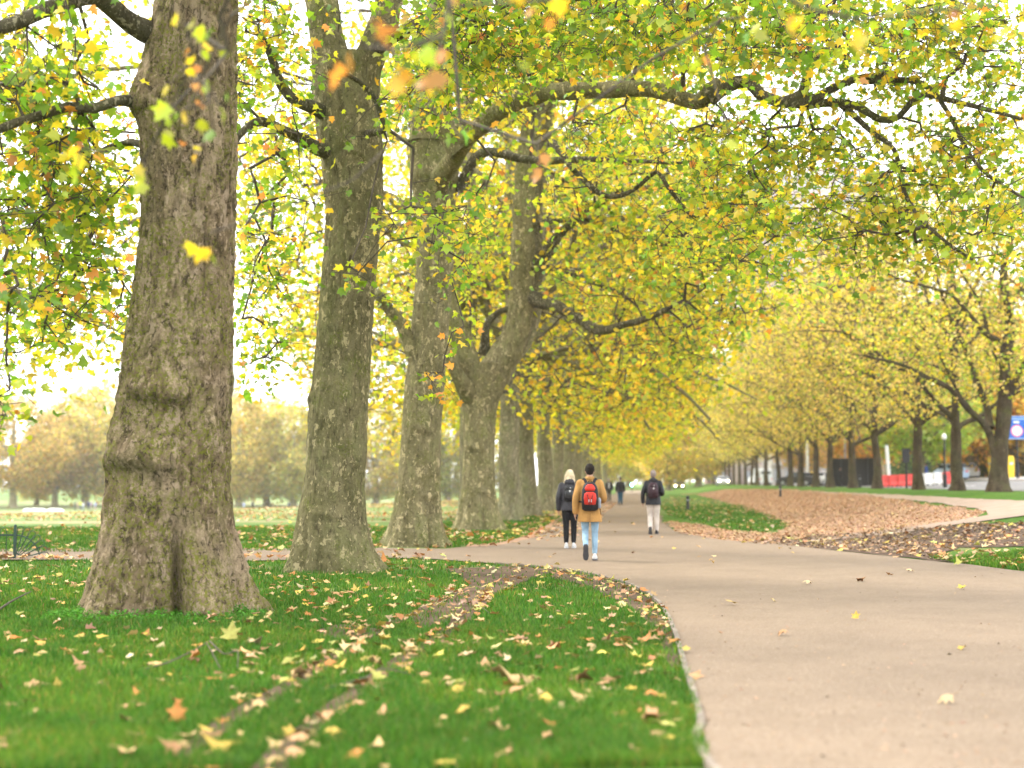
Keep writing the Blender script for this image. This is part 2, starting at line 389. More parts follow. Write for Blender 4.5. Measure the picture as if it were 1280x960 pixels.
# right hand lawn: leaf bed, mud, sandy desire paths
G = lambda L: [gp(*q) for q in L]
litter_poly = ragged([gY(846, 170)[:2], gY(905, 170)[:2]] + G([(980, 612), (1090, 620), (1180, 634), (1232, 640), (1225, 648), (1130, 660), (1040, 670), (990, 676), (930, 679), (880, 673), (846, 666), (832, 652), (870, 655), (905, 664), (960, 667), (990, 660), (960, 645), (915, 630), (868, 617)]), .4, .16, 5)
sheet('leaf_bed', litter_poly, .008, M['litter_soil'])
mud_poly = ragged(G([(925, 680), (1000, 672), (1120, 662), (1230, 655), (1400, 650), (1400, 680), (1280, 684), (1200, 685), (1160, 694), (1195, 704), (1130, 698), (1050, 689)]), .3, .2, 6)
sheet('mud', mud_poly, .016, M['mud'])
sand1 = ragged(G([(975, 682), (1060, 668), (1170, 655), (1235, 645), (1225, 637), (1150, 627), (1060, 620), (990, 615), (990, 613.5), (1080, 617), (1180, 622), (1285, 627), (1420, 632), (1420, 652), (1285, 645), (1200, 656), (1080, 671)]), .4, .08, 7)
sheet('dirt_path', sand1, .028, M['sand'])
# worn wheel ruts and bare patches in the near lawn
def strip(pts, w):
    C = spline(np.array([np.append(gp(*q), 0) for q in pts]), .25)[:, :2]; T = np.gradient(C, axis=0); T /= np.linalg.norm(T, axis=1)[:, None]
    N = np.stack([-T[:, 1], T[:, 0]], 1); ww = w * (.7 + .6 * fbm(np.stack([C[:, 0], C[:, 1], 0 * C[:, 0]], -1) * .9, 2, 4))[:, None]
    return np.vstack([C + N * ww, (C - N * ww)[::-1]])
ruts = [ragged(strip([(316, 980), (372, 925), (432, 875), (500, 828), (560, 790), (612, 745)], .09), .2, .05, 8),
        ragged(strip([(220, 950), (300, 893), (380, 848), (455, 803), (525, 765), (590, 735)], .085), .2, .05, 9)]
bare = [ragged(G([(560, 712), (640, 708), (700, 714), (670, 722), (615, 745), (570, 775), (520, 790), (515, 775), (560, 750), (590, 730)]), .25, .12, 10),
        ragged(G([(700, 714), (765, 727), (812, 750), (832, 775), (846, 805), (852, 838), (838, 838), (826, 805), (800, 770), (740, 735), (690, 724)]), .25, .1, 11),
        ragged(G([(395, 790), (430, 782), (480, 790), (455, 803), (410, 800)]), .2, .08, 12)]
for i, p in enumerate(ruts + bare): sheet("dirt_track", p, .006 + .003 * i, M['dirt'])
# verge of trodden soil between the left row and the path
verge = ragged(G([(560, 689), (622, 683), (670, 674), (696, 656), (714, 641), (736, 625), (724, 628), (695, 641), (668, 655), (640, 664), (600, 674)]), .4, .2, 13)
sheet('leaf_verge', verge, .01, M['litter_soil'])
# stone edging along the lawn
ce = spline(np.column_stack([np.array(edge[:12]), np.zeros(12)]), .18)[:, :2]
T_ = np.gradient(ce, axis=0); T_ /= np.linalg.norm(T_, axis=1)[:, None]; N_ = np.stack([-T_[:, 1], T_[:, 0]], 1)
mb = MB(); rings = []
for i in range(len(ce)):
    j = .006 * math.sin(i * 2.1) + .005 * math.sin(i * .73)
    a, b = ce[i] - N_[i] * .022, ce[i] + N_[i] * .022; z = float(ground(*ce[i]))
    rings.append([(a[0], a[1], z - .05), (a[0], a[1], z + .042 + j), (b[0], b[1], z + .046 + j), (b[0], b[1], z - .05)])
mb.loft(rings); o = mb.build('path_edging', m_plain('edging_stone', (.17, .138, .105), .9, 0, .3, 5)); o['kind'] = 'structure'

# road and pavement beyond the right row
t = NT('asphalt'); v = t.coord(); c = t.mix(t.ramp(t.noise(v, .6, 5), .3, .7), (.14, .135, .135), (.18, .172, .17))
M['asphalt'] = t.pbr(c, .85, t.bump(t.noise(v, 90, 3), .3, .01))
M['paving'] = m_plain('paving', (.34, .31, .285), .85, 0, .12, 1.5)
def avenue_strip(name, L0, L1, y0, y1, off, m):
    sheet(name, [np.array([L0 + SL * y, y]) for y in np.linspace(y0, y1, 40)] + [np.array([L1 + SL * y, y]) for y in np.linspace(y1, y0, 40)], off, m)
avenue_strip('road', 17.6, 26.5, 20, 420, .01, M['asphalt'])
avenue_strip('pavement', 26.7, 31, 20, 420, .13, M['paving'])
mb = MB()
ys = np.linspace(20, 420, 120)
mb.loft([[(26.5 + SL * y, y, ground(26.5 + SL * y, y) - .1), (26.5 + SL * y, y, ground(26.6 + SL * y, y) + .135), (26.72 + SL * y, y, ground(26.6 + SL * y, y) + .138), (26.72 + SL * y, y, ground(26.6 + SL * y, y) - .1)] for y in ys])
o = mb.build('kerb', m_plain('kerb_stone', (.36, .34, .33), .85)); o['kind'] = 'structure'
M['paint'] = m_plain('road_paint', (.75, .74, .7), .7, 0, .1)
for k, y in enumerate(np.arange(40, 300, 9)):
    o = (lambda: sheet('road_marking', [np.array([22.0 + SL * y, y]), np.array([22.12 + SL * y, y]), np.array([22.12 + SL * (y + 4), y + 4]), np.array([22.0 + SL * (y + 4), y + 4])], .016, M['paint']))()

# ------------------------------------------------------------------ leaves
def leaf_template(kind):
    if kind == 'lobed':
        half = [(.10, .02), (.42, .10), (.27, .34), (.50, .62), (.22, .60)]
        out = [(0, -.02)] + half + [(0, 1.0)] + [(-x, y) for x, y in half[::-1]]
        ctr = (0, .36)
    elif kind == 'mid':
        out = [(0, 0), (.40, .12), (.27, .36), (.45, .62), (0, 1.0), (-.45, .62), (-.27, .36), (-.40, .12)]; ctr = (0, .36)
    else:
        out = [(0, 0), (.42, .45), (0, 1.0), (-.42, .45)]; ctr = None
    P = np.array(out + ([ctr] if ctr else [])); n = len(out)
    if ctr: Tt = np.array([(i, (i + 1) % n, n) for i in range(n)])
    else: Tt = np.array([(0, 1, 2), (0, 2, 3)])
    return P, Tt
TPL = {k: leaf_template(k) for k in ('lobed', 'mid', 'quad')}
def unit(a): return a / (np.linalg.norm(a, axis=-1, keepdims=True) + 1e-9)
def leaf_arrays(pos, tip, nrm, size, cols, kind, r, curl=.35):
    P, Tt = TPL[kind]; n = len(pos); K = len(P)
    tip = unit(tip); side = unit(np.cross(tip, nrm)); nrm = np.cross(side, tip)
    cu = r.normal(curl, .4, n)[:, None]; cu2 = r.normal(.15, .45, n)[:, None]
    x, y = P[None, :, 0], P[None, :, 1]
    z = -cu * (np.abs(x) * .7) * 1.0 - cu2 * (y - .3) ** 2 + .04 * r.normal(size=(n, K))
    w = r.uniform(.85, 1.15, n)[:, None]
    V = pos[:, None] + size[:, None, None] * ((x * w)[..., None] * side[:, None] + (y[..., None] - .0) * tip[:, None] + z[..., None] * nrm[:, None])
    T = (np.arange(n)[:, None, None] * K + Tt[None]).reshape(-1, 3)
    C = np.repeat(cols, K, axis=0)
    return V.reshape(-1, 3), T, C
def pal(colors, w, n, r, jit=.18):
    colors = np.array(colors); k = r.choice(len(colors), n, p=np.array(w) / sum(w)); c = colors[k]
    return np.clip(c * np.exp(r.normal(0, jit, (n, 1))) * np.exp(r.normal(0, .07, (n, 3))), .004, .9)
GREEN, LIME, YEL, GOLD, ORG, BRN, PALE = (.17, .31, .02), (.42, .49, .03), (.72, .58, .035), (.76, .50, .04), (.68, .30, .05), (.33, .16, .07), (.76, .60, .19)

def grow(nodes0, targets, r, seg=.45, jit=.12, up=.25):
    """joins every target to the nearest node of the growing branchwork"""
    n0 = len(nodes0); N = np.zeros((n0 + len(targets) * 14, 3)); N[:n0] = nodes0; par = -np.ones(len(N), int); n = n0
    d0 = np.array([np.min(((nodes0 - q) ** 2).sum(1)) for q in targets]); ends = []
    for q in targets[np.argsort(d0)]:
        dv = N[:n] - q; d = np.sqrt((dv ** 2).sum(1)) + up * np.clip(-dv[:, 2], 0, 9)
        i = int(np.argmin(d)); a = N[i]; L = np.linalg.norm(q - a); k = int(np.clip(L / seg, 1, 12))
        prev = i; side = r.normal(0, jit * min(L, 2.5), 3)
        for s in range(1, k + 1):
            t_ = s / k; p = a + (q - a) * t_ + side * math.sin(math.pi * t_) + np.array([0, 0, .10 * L * math.sin(math.pi * t_)]) + (r.normal(0, .035, 3) if s < k else 0)
            N[n] = p; par[n] = prev; prev = n; n += 1
        ends.append(prev)
    N = N[:n]; par = par[:n]; cnt = np.zeros(n); cnt[ends] = 1
    for i in range(n - 1, n0 - 1, -1): cnt[par[i]] += cnt[i] if par[i] >= 0 else 0
    return N, par, cnt, n0, np.array(ends)
def twig_mesh(N, par, cnt, n0, r0=.0055, k=4, rmax=.09):
    i = np.arange(n0, len(N)); a, b = N[par[i]], N[i]
    rb = np.minimum(r0 * np.maximum(cnt[i], 1) ** .46, rmax); ra = np.where(par[i] >= n0, np.minimum(r0 * np.maximum(cnt[par[i]], 1) ** .46, rmax), rb * 1.35)
    ra = np.minimum(ra, rb * 1.8)
    T = unit(b - a); h = np.where(np.abs(T[:, 2:3]) > .9, np.array([[1., 0, 0]]), np.array([[0, 0, 1.]])); s = unit(np.cross(T, h)); u = np.cross(T, s)
    th = np.linspace(0, 2 * np.pi, k, endpoint=False)
    dr = s[:, None] * np.cos(th)[None, :, None] + u[:, None] * np.sin(th)[None, :, None]
    V = np.stack([a[:, None] + dr * ra[:, None, None], b[:, None] + dr * rb[:, None, None]], 1).reshape(-1, 3)
    m = len(i); j = np.arange(k); j2 = (j + 1) % k
    F = np.stack([j, j2, k + j2, k + j], -1)[None] + (np.arange(m) * 2 * k)[:, None, None]
    return V, quads2tris(F.reshape(-1, 4))
def crown(name, nodes0, targets, parent, r, colors, weights, kind='lobed', per=12, size=(.10, .19), spread=.27, mat='leaf', seg=.45, r0=.0055, jit=.18, base=None, colfun=None, twigs=True, droop=.5):
    base = np.zeros(3) if base is None else base
    N, par, cnt, n0, ends = grow(nodes0, targets, r, seg)
    Vt, Tt = twig_mesh(N, par, cnt, n0, r0)
    spread = spread * .9; per = per + 1; E = N[ends]; n = len(E) * per; ctr = np.repeat(E, per, 0)
    off = r.normal(0, 1, (n, 3)) * np.array([spread, spread, spread * .8]) - np.array([0, 0, .08])
    pos = ctr + off
    # short twiglets to some leaves
    k = r.random(n) < .22; a, b = ctr[k], pos[k]
    NN = np.vstack([a, b]); m = len(a); V2, T2 = twig_mesh(NN, np.concatenate([-np.ones(m, int), np.arange(m)]), np.full(2 * m, .55), m, r0 * .8, 3)
    tip = r.normal(0, 1, (n, 3)) * np.array([1, 1, .5]) - np.array([0, 0, droop]); nr = r.normal(0, 1, (n, 3)) * .75 + np.array([0, 0, .8])
    sz = size[0] * .62 + (size[1] * 1.05 - size[0] * .62) * r.beta(1.7, 1.5, n)
    cc = pal(colors, weights, n, r, jit) if colfun is None else colfun(pos, n)
    Vl, Tl, Cl = leaf_arrays(pos, tip, nr, sz, cc, kind, r)
    V = np.vstack([Vl, Vt, V2]) - base; T = np.vstack([Tl, Tt + len(Vl), T2 + len(Vl) + len(Vt)])
    mi = np.concatenate([np.zeros(len(Tl), int), np.ones(len(Tt) + len(T2), int)])
    C = np.vstack([Cl, np.full((len(Vt) + len(V2), 3), .1)])
    return link(name, mesh_np(name, V, T, [M[mat], M['twig']], mi, C), parent)

def trunk_px(rows, Y, base, nth=96, dz=.035, lobes=(), ridges=(), grooves=(), rough=.012, top=None, seed=0, flare=.16):
    """a trunk whose silhouette follows (row, left, right) readings at depth Y; lobes etc. are world features"""
    rows = sorted(rows, key=lambda q: -q[0])
    zz = []; cx = []; hw = []
    for py, xl, xr in rows:
        a, b = at(xl, py, Y), at(xr, py, Y); zz.append(a[2]); cx.append((a[0] + b[0]) / 2); hw.append((b[0] - a[0]) / 2)
    if top: zz.append(top[2]); cx.append(top[0]); hw.append(top[3])
    z = np.arange(-.2, zz[-1], dz); c = np.interp(z, zz, cx); h = np.interp(z, zz, hw)
    ker = np.ones(9) / 9
    sm = lambda q: np.convolve(np.pad(q, 4, 'edge'), ker, 'valid')
    c, h = sm(c), sm(h)
    th = np.linspace(0, 2 * np.pi, nth, endpoint=False); Z, TH = np.meshgrid(z, th, indexing='ij')
    r = np.repeat(h[:, None], nth, 1)
    D = np.stack([np.cos(TH), np.sin(TH), Z], -1)
    for n, ph, am, dec in lobes: r = r * (1 - am * np.exp(-np.clip(Z, 0, 9) / dec) * (.5 + .5 * np.cos(n * TH + ph + .8 * np.sin(TH * 2))))
    ang = lambda a: (TH - a + np.pi) % (2 * np.pi) - np.pi
    for z0, t0, sz, st, am in ridges:
        zc = Z - z0 - .05 * np.sin(TH * 3 + z0); q = np.where(zc < 0, np.exp(-(zc / (sz * .55)) ** 2), np.exp(-(zc / sz) ** 2))
        r = r + am * q * np.exp(-(np.abs(ang(t0)) / st) ** 4)
        r = r - am * .3 * np.exp(-((zc + sz * 1.1) / (sz * .5)) ** 2) * np.exp(-(np.abs(ang(t0)) / (st * .8)) ** 4)
    for t0, z1, w, am in grooves: r = r - am * np.exp(-(ang(t0 + .04 * np.sin(Z * 3)) / w) ** 2) * smooth((z1 - Z) / (z1 * .7))
    P = np.stack([np.cos(TH) * 2.2, np.sin(TH) * 2.2, Z * .9], -1)
    r = r + h[:, None] * .09 * (fbm(P * 1.1 + 9, 3, seed) - .5) + rough * 2 * (fbm(np.stack([np.cos(TH) * 9, np.sin(TH) * 9, Z * 3.2], -1) + 30, 4, seed + 3) - .5) \
        + rough * 1.6 * (np.abs(vnoise(np.stack([np.cos(TH) * 26, np.sin(TH) * 26, Z * 8], -1) + 5, seed) - .5) * 2 - .5)
    V = np.stack([c[:, None] + r * np.cos(TH) - base[0], r * np.sin(TH) + Y - base[1], Z - base[2] + 0 * r], -1)
    n = len(z); i = np.arange(n - 1)[:, None] * nth; j = np.arange(nth)[None]; j2 = (j + 1) % nth
    F = np.stack([i + j, i + j2, i + nth + j2, i + nth + j], -1).reshape(-1, 4)
    axis = np.column_stack([c, np.full(n, Y), z])
    return V.reshape(-1, 3), F, axis
def limb_obj(C, r0, r1, parent, base, mat, seed=0, k=14, flare=.5, p=.8, wig=.06):
    P = spline(C, .14); s = np.linspace(0, 1, len(P))
    w = np.stack([fbm(np.stack([P[:, 0] * .9 + q * 13, P[:, 1] * .9, P[:, 2] * .9], -1), 3, seed + q) - .5 for q in range(3)], -1)
    P = P + w * wig * 2 * smooth(s * 4)[:, None]
    L = np.concatenate([[0], np.cumsum(np.linalg.norm(np.diff(P, axis=0), axis=1))])
    rad = (r0 + (r1 - r0) * s ** p) * (1 + flare * np.exp(-L / (r0 * 2.2)))
    rad = rad * (1 + .22 * (fbm(np.stack([L * 1.7, 0 * L, 0 * L + seed], -1), 3) - .5))
    V, F = tube(P, rad, k, .12, seed)
    n = len(V); V = np.vstack([V, P[-1:]]); Tq = quads2tris(F); Tq = np.vstack([Tq, [(n - k + j, n - k + (j + 1) % k, n) for j in range(k)]])
    link('limb', mesh_np('limb', V - base, Tq, [M[mat]], smooth_sh=True), parent)
    return P
def blob(px, py, Y, rx, ry, rY, n, r, hollow=.0):
    """n random points in an ellipsoid given by photo pixels and depth"""
    c = at(px, py, Y); s = Y / FPX; n = int(n * 1.3)
    q = unit(r.normal(size=(n, 3))) * (r.uniform(hollow, 1, (n, 1)) ** (1 / 3))
    return c + q * np.array([rx * s, rY, ry * s])
A = at
CLEAR = [([(435, 560), (436, 90), (410, 20), (395, -60)], 34, 23.6, .93), ([(450, 130), (478, 30), (492, -30)], 24, 23.6, .85), ([(410, 190), (350, 160), (305, 162)], 13, 22.5, .85), ([(410, 140), (372, 128), (352, 108)], 10, 23, .8),
    ([(475, 222), (540, 212), (580, 178), (632, 134), (705, 113), (805, 110), (868, 128), (902, 104), (950, 116), (1005, 127), (1068, 98)], 19, 30, .84), ([(540, 230), (530, 420), (525, 600)], 32, 32.5, .80), ([(600, 490), (640, 420), (653, 330), (658, 200), (668, 140)], 24, 43, .93), ([(600, 490), (575, 420), (552, 350)], 20, 43, .85),
    ([(660, 372), (748, 412), (835, 388)], 12, 43, .9), ([(655, 345), (720, 270)], 10, 43, .8), ([(575, 240), (610, 192), (720, 200), (850, 205)], 9, 32, .75), ([(700, 190), (760, 245), (820, 215), (870, 272)], 8, 29, .7), ([(1000, 130), (1100, 150), (1200, 130)], 8, 25, .6), ([(230, 0), (215, 60), (215, 760)], 75, 17, .97),
    ([(215, 52), (120, -4), (20, 26)], 12, 15.5, .7), ([(165, 128), (85, 136), (0, 162)], 8, 15.5, .7), ([(600, 500), (600, 650)], 30, 43, .95)]
def clear(tg, r):
    """thins the leaf clusters that would hang right in front of the big limbs"""
    d = tg - np.array([0, 0, CAMH]); fw = d[:, 1] * math.cos(PITCH) + d[:, 2] * math.sin(PITCH); up = -d[:, 1] * math.sin(PITCH) + d[:, 2] * math.cos(PITCH)
    P = np.stack([640 + d[:, 0] / fw * FPX, 480 - up / fw * FPX], -1); keep = np.ones(len(tg), bool); u = r.random(len(tg))
    for ln, hw_, Yd, pr in CLEAR:
        dd = np.full(len(tg), 1e9); ln = np.array(ln, float)
        for a, b_ in zip(ln[:-1], ln[1:]):
            ab = b_ - a; t_ = np.clip(((P - a) @ ab) / (ab @ ab), 0, 1); dd = np.minimum(dd, np.linalg.norm(P - a - t_[:, None] * ab, axis=1))
        keep &= ~((dd < hw_ + .30 / tg[:, 1] * FPX * .55) & (tg[:, 1] < Yd + .5) & (u < pr))
    return tg[keep]

# ------------------------------------------------------------------ the four near plane trees of the left row
def tree_root(px, Y, label, group='old plane trees of the left row', name='plane_tree', cat='tree'):
    p = gY(px, Y); o = empty(name, p); tag(o, label, cat, group); return o, np.array(p)
def add_trunk(root, base, V, F, mat):
    link('trunk', mesh_np('trunk', V, F, [M[mat]], smooth_sh=True), root)

# --- first tree
r = np.random.default_rng(1)
root, b = tree_root(215, 15.9, 'thickest old plane tree, two swollen ridges across its bark, in the near grass')
Y = 15.9
rows = [(0, 197, 296), (50, 186, 295), (100, 174, 295), (130, 170, 295), (160, 172, 295), (195, 178, 295), (250, 179, 294), (300, 176, 293), (350, 170, 291), (400, 161, 290), (450, 153, 289), (500, 147, 287), (560, 137, 286), (600, 133, 287), (650, 127, 291), (690, 117, 301), (720, 107, 312), (745, 97, 325), (768, 84, 345), (790, 72, 360)]
tp = A(262, -420, Y); 
V, F, ax1 = trunk_px(rows + [(-120, 208, 298), (-260, 222, 300)], Y, b, 180, .028, lobes=[(5, 1.3, .42, .55), (9, .4, .10, 1.0)],
    ridges=[(A(0, 491, Y)[2], R(-94), .19, .62, .10), (A(0, 576, Y)[2], R(-112), .21, .72, .115), (A(0, 545, Y)[2], R(-150), .2, .4, .03), (A(0, 130, Y)[2], R(-160), .3, .7, .07)],
    grooves=[(R(-69), 1.2, .09, .34), (R(-62), 4.5, .05, .035), (R(-118), .55, .08, .08), (R(-40), 3.2, .05, .025)], rough=.026, seed=3)
add_trunk(root, b, V, F, 'bark_brown')
L = []
mk = lambda C, r0, r1, mat='bark_limb', sd=0, **k: L.append(limb_obj(np.array(C), r0, r1, root, b, mat, sd, **k))
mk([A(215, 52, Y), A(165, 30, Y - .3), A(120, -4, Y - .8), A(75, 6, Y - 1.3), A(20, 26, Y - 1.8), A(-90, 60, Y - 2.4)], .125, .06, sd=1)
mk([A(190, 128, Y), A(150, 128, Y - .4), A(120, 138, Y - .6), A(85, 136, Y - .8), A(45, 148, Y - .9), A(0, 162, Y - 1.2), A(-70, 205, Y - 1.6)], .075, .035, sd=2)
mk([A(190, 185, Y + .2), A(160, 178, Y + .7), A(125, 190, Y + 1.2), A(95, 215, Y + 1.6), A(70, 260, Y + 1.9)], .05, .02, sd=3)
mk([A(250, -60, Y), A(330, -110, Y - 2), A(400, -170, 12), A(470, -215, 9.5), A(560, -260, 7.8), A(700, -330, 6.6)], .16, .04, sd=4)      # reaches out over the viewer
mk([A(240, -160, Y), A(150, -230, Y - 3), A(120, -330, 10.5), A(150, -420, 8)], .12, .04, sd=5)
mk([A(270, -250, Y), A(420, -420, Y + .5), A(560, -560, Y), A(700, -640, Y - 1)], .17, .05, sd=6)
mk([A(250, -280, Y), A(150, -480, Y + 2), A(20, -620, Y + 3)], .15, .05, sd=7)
nodes = np.vstack([q[len(q) // 3:][::2] for q in L[:2]] + [q[8:][::2] for q in L[2:]])
tg = np.vstack([blob(70, 70, 15.2, 150, 120, 2.2, 120, r), blob(110, 180, 16.6, 90, 110, 2, 75, r), blob(40, 260, 16.3, 90, 110, 1.8, 58, r), blob(110, 350, 17.5, 70, 90, 1.5, 34, r), blob(40, 400, 18, 70, 60, 1.5, 16, r),
    blob(2, 480, 15.0, 14, 62, .3, 6, r), blob(20, 350, 14.8, 22, 80, .5, 7, r),
    blob(-250, 80, 15, 180, 250, 3, 70, r), blob(350, -180, 14, 260, 130, 3, 90, r), blob(450, -560, 16, 300, 200, 4, 90, r), blob(60, -520, 16, 300, 220, 4, 90, r)])
crown('crown', nodes, clear(tg, r), root, r, [GREEN, LIME, YEL, GOLD, ORG], [.42, .30, .14, .09, .05], 'lobed', 11, (.09, .165), .25, base=b)
# hanging sprays of the branch over the viewer: the blurred leaves at the top of the view
nd = L[3][len(L[3]) // 2:][::2]
def spray(name_pts, per, colors, w, sz, sp, seed):
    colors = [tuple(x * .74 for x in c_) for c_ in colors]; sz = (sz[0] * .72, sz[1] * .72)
    rr = np.random.default_rng(seed)
    return crown('foliage', nd, np.array(name_pts), root, rr, colors, w, 'lobed', per, sz, sp, base=b, r0=.0055, droop=1.1)
spray([A(255, 100, 7.6), A(285, 65, 7.8), A(205, 150, 8.4), A(262, 128, 7.5), A(232, 30, 8), A(275, 20, 7.6), A(243, 75, 8.2)], 3, [LIME, GREEN, YEL, ORG, GOLD], [.35, .15, .2, .2, .1], (.085, .135), .11, 5)
spray([A(262, 292, 7.4)], 3, [LIME, YEL], [.6, .4], (.11, .15), .05, 6)
spray([A(452, 58, 5.6), A(500, 62, 5.8), A(480, 12, 5.4), A(553, 45, 6), A(548, 70, 6.1)], 1, [ORG, GOLD, (.62, .26, .07)], [.5, .2, .3], (.13, .17), .05, 7)
spray([A(600, 5, 6), A(690, 0, 6.2), A(560, 8, 5.8)], 3, [LIME, GOLD, ORG], [.5, .25, .25], (.09, .14), .12, 8)
spray([A(180, 200, 8.6), A(102, 185, 8.2), A(212, 140, 8.2)], 2, [LIME, YEL], [.6, .4], (.12, .17), .06, 9)
spray([A(1000, 8, 6.4), A(1070, 25, 6.3), A(1200, 10, 6.3), A(1255, 4, 6)], 1, [ORG, GOLD, YEL], [.4, .3, .3], (.12, .16), .06, 10)
spray([A(912, 168, 9.5), A(880, 60, 9.6), A(670, 180, 9), A(575, 150, 9.5), A(940, 20, 9)], 2, [GREEN, LIME, ORG], [.5, .3, .2], (.12, .17), .06, 12)

# --- second tree
r = np.random.default_rng(2)
root, b = tree_root(420, 23.6, 'plane tree with smooth olive trunk and two short left limbs beside the thickest tree')
Y = 23.6; L = []
rows = [(72, 397, 484), (95, 393, 473), (120, 392, 469), (150, 394, 474), (175, 398, 479), (200, 402, 479), (260, 407, 478), (300, 406, 474), (350, 402, 470), (400, 398, 466), (440, 394, 463), (480, 390, 461), (505, 386, 460), (560, 383, 458), (590, 382, 457), (620, 377, 457), (660, 367, 463), (685, 360, 471), (700, 354, 481), (713, 345, 495), (726, 338, 505)]
V, F, ax2 = trunk_px(rows, Y, b, 150, .035, lobes=[(4, .3, .3, .42), (7, .4, .09, 1.0)],
    ridges=[(A(0, 645, Y)[2], R(-95), .1, .5, .04), (A(0, 240, Y)[2], R(-60), .2, .5, .06), (A(0, 500, Y)[2], R(-170), .12, .5, .04), (A(0, 200, Y)[2], R(-75), .12, .3, .05)], grooves=[(R(-130), .9, .09, .10), (R(-60), .45, .12, .05)], rough=.016, seed=12)
add_trunk(root, b, V, F, 'bark_olive')
mk([A(418, 125, Y), A(412, 70, Y), A(404, 20, Y), A(392, -60, Y), A(380, -200, Y), A(400, -420, Y), A(370, -640, Y)], .31, .15, 'bark_olive', 1, k=24, flare=.3)
mk([A(446, 130, Y), A(462, 75, Y), A(478, 30, Y - .2), A(492, -30, Y - .3), A(510, -160, Y - .4), A(530, -380, Y - .8), A(600, -560, Y - 2)], .27, .13, 'bark_olive', 2, k=24, flare=.3)
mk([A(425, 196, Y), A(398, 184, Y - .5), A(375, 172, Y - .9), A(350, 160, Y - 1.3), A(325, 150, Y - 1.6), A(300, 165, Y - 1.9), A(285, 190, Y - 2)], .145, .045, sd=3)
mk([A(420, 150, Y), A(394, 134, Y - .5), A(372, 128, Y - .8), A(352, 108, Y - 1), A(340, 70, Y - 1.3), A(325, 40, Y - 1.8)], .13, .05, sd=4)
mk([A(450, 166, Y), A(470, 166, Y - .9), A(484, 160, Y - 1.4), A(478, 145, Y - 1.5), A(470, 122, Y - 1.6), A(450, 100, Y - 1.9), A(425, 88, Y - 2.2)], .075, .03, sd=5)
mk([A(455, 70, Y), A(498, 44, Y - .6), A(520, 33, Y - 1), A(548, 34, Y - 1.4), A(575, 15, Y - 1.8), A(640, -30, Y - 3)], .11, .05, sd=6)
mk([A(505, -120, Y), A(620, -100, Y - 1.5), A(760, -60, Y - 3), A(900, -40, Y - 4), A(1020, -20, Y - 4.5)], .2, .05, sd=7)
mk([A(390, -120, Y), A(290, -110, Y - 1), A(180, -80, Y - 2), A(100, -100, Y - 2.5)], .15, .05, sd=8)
nodes = np.vstack([q[10:][::2] for q in L])
tg = np.vstack([blob(340, 90, 21.8, 60, 110, 1.8, 75, r), blob(345, 260, 22.5, 45, 110, 1.6, 34, r), blob(340, 390, 23.5, 40, 70, 1.3, 14, r), blob(320, 440, 24, 30, 50, 1, 8, r),
    blob(450, 30, 22, 110, 70, 2, 80, r), blob(560, 60, 21, 110, 90, 1.8, 90, r), blob(700, 20, 20.5, 160, 70, 2, 110, r), blob(880, 20, 19.5, 150, 70, 2, 85, r), blob(1020, 20, 19, 110, 60, 2, 45, r),
    blob(440, 200, 21, 30, 40, .4, 8, r), blob(455, 335, 21.8, 14, 60, .3, 5, r), blob(500, 230, 21.5, 50, 50, 1, 22, r), blob(550, 290, 21.5, 50, 60, 1, 22, r),
    blob(540, -350, 22, 400, 230, 4, 170, r), blob(250, -150, 21, 160, 120, 3, 70, r)])
crown('crown', nodes, clear(tg, r), root, r, [GREEN, LIME, YEL, GOLD, ORG], [.46, .31, .13, .07, .03], 'lobed', 11, (.10, .175), .30, base=b)
crown('foliage', L[4][5:], np.vstack([blob(545, 470, 21.5, 22, 45, .4, 5, r), blob(570, 360, 21.3, 20, 70, .4, 6, r), blob(440, 350, 22, 16, 25, .3, 3, r)]), root, r, [GREEN, LIME, GOLD, ORG], [.3, .35, .2, .15], 'lobed', 4, (.12, .18), .12, base=b, r0=.004)

# --- third tree: knobby head and the long limb over the path
r = np.random.default_rng(3)
root, b = tree_root(520, 32.6, 'plane tree whose long mottled limb arches right over the wide path')
Y = 32.6; L = []
rows = [(150, 512, 560), (190, 512, 566), (215, 512, 574), (232, 514, 572), (260, 520, 569), (300, 522, 568), (350, 520, 565), (400, 515, 562), (440, 511, 559), (480, 506, 556), (520, 503, 553), (560, 500, 551), (600, 497, 551), (640, 490, 552), (660, 482, 556), (672, 476, 561), (682, 468, 568), (694, 460, 576)]
V, F, ax3 = trunk_px(rows, Y, b, 110, .05, lobes=[(5, .8, .24, .5), (8, .1, .08, 1.2)],
    ridges=[(A(0, 226, Y)[2], R(-80), .25, 1.2, .10), (A(0, 490, Y)[2], R(-100), .2, .6, .05), (A(0, 618, Y)[2], R(-60), .12, .5, .05), (A(0, 535, Y)[2], R(-90), .13, .5, .04)], grooves=[(R(-55), 1.0, .09, .12), (R(-110), .8, .07, .07)], rough=.013, seed=22)
add_trunk(root, b, V, F, 'bark_olive')
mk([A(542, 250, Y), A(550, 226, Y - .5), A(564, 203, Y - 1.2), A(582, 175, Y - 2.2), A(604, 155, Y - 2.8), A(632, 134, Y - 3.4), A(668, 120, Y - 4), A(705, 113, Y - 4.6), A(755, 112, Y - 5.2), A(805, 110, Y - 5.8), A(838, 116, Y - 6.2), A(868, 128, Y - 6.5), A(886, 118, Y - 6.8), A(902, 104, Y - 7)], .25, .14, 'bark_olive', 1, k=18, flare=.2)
e = L[-1][-1]
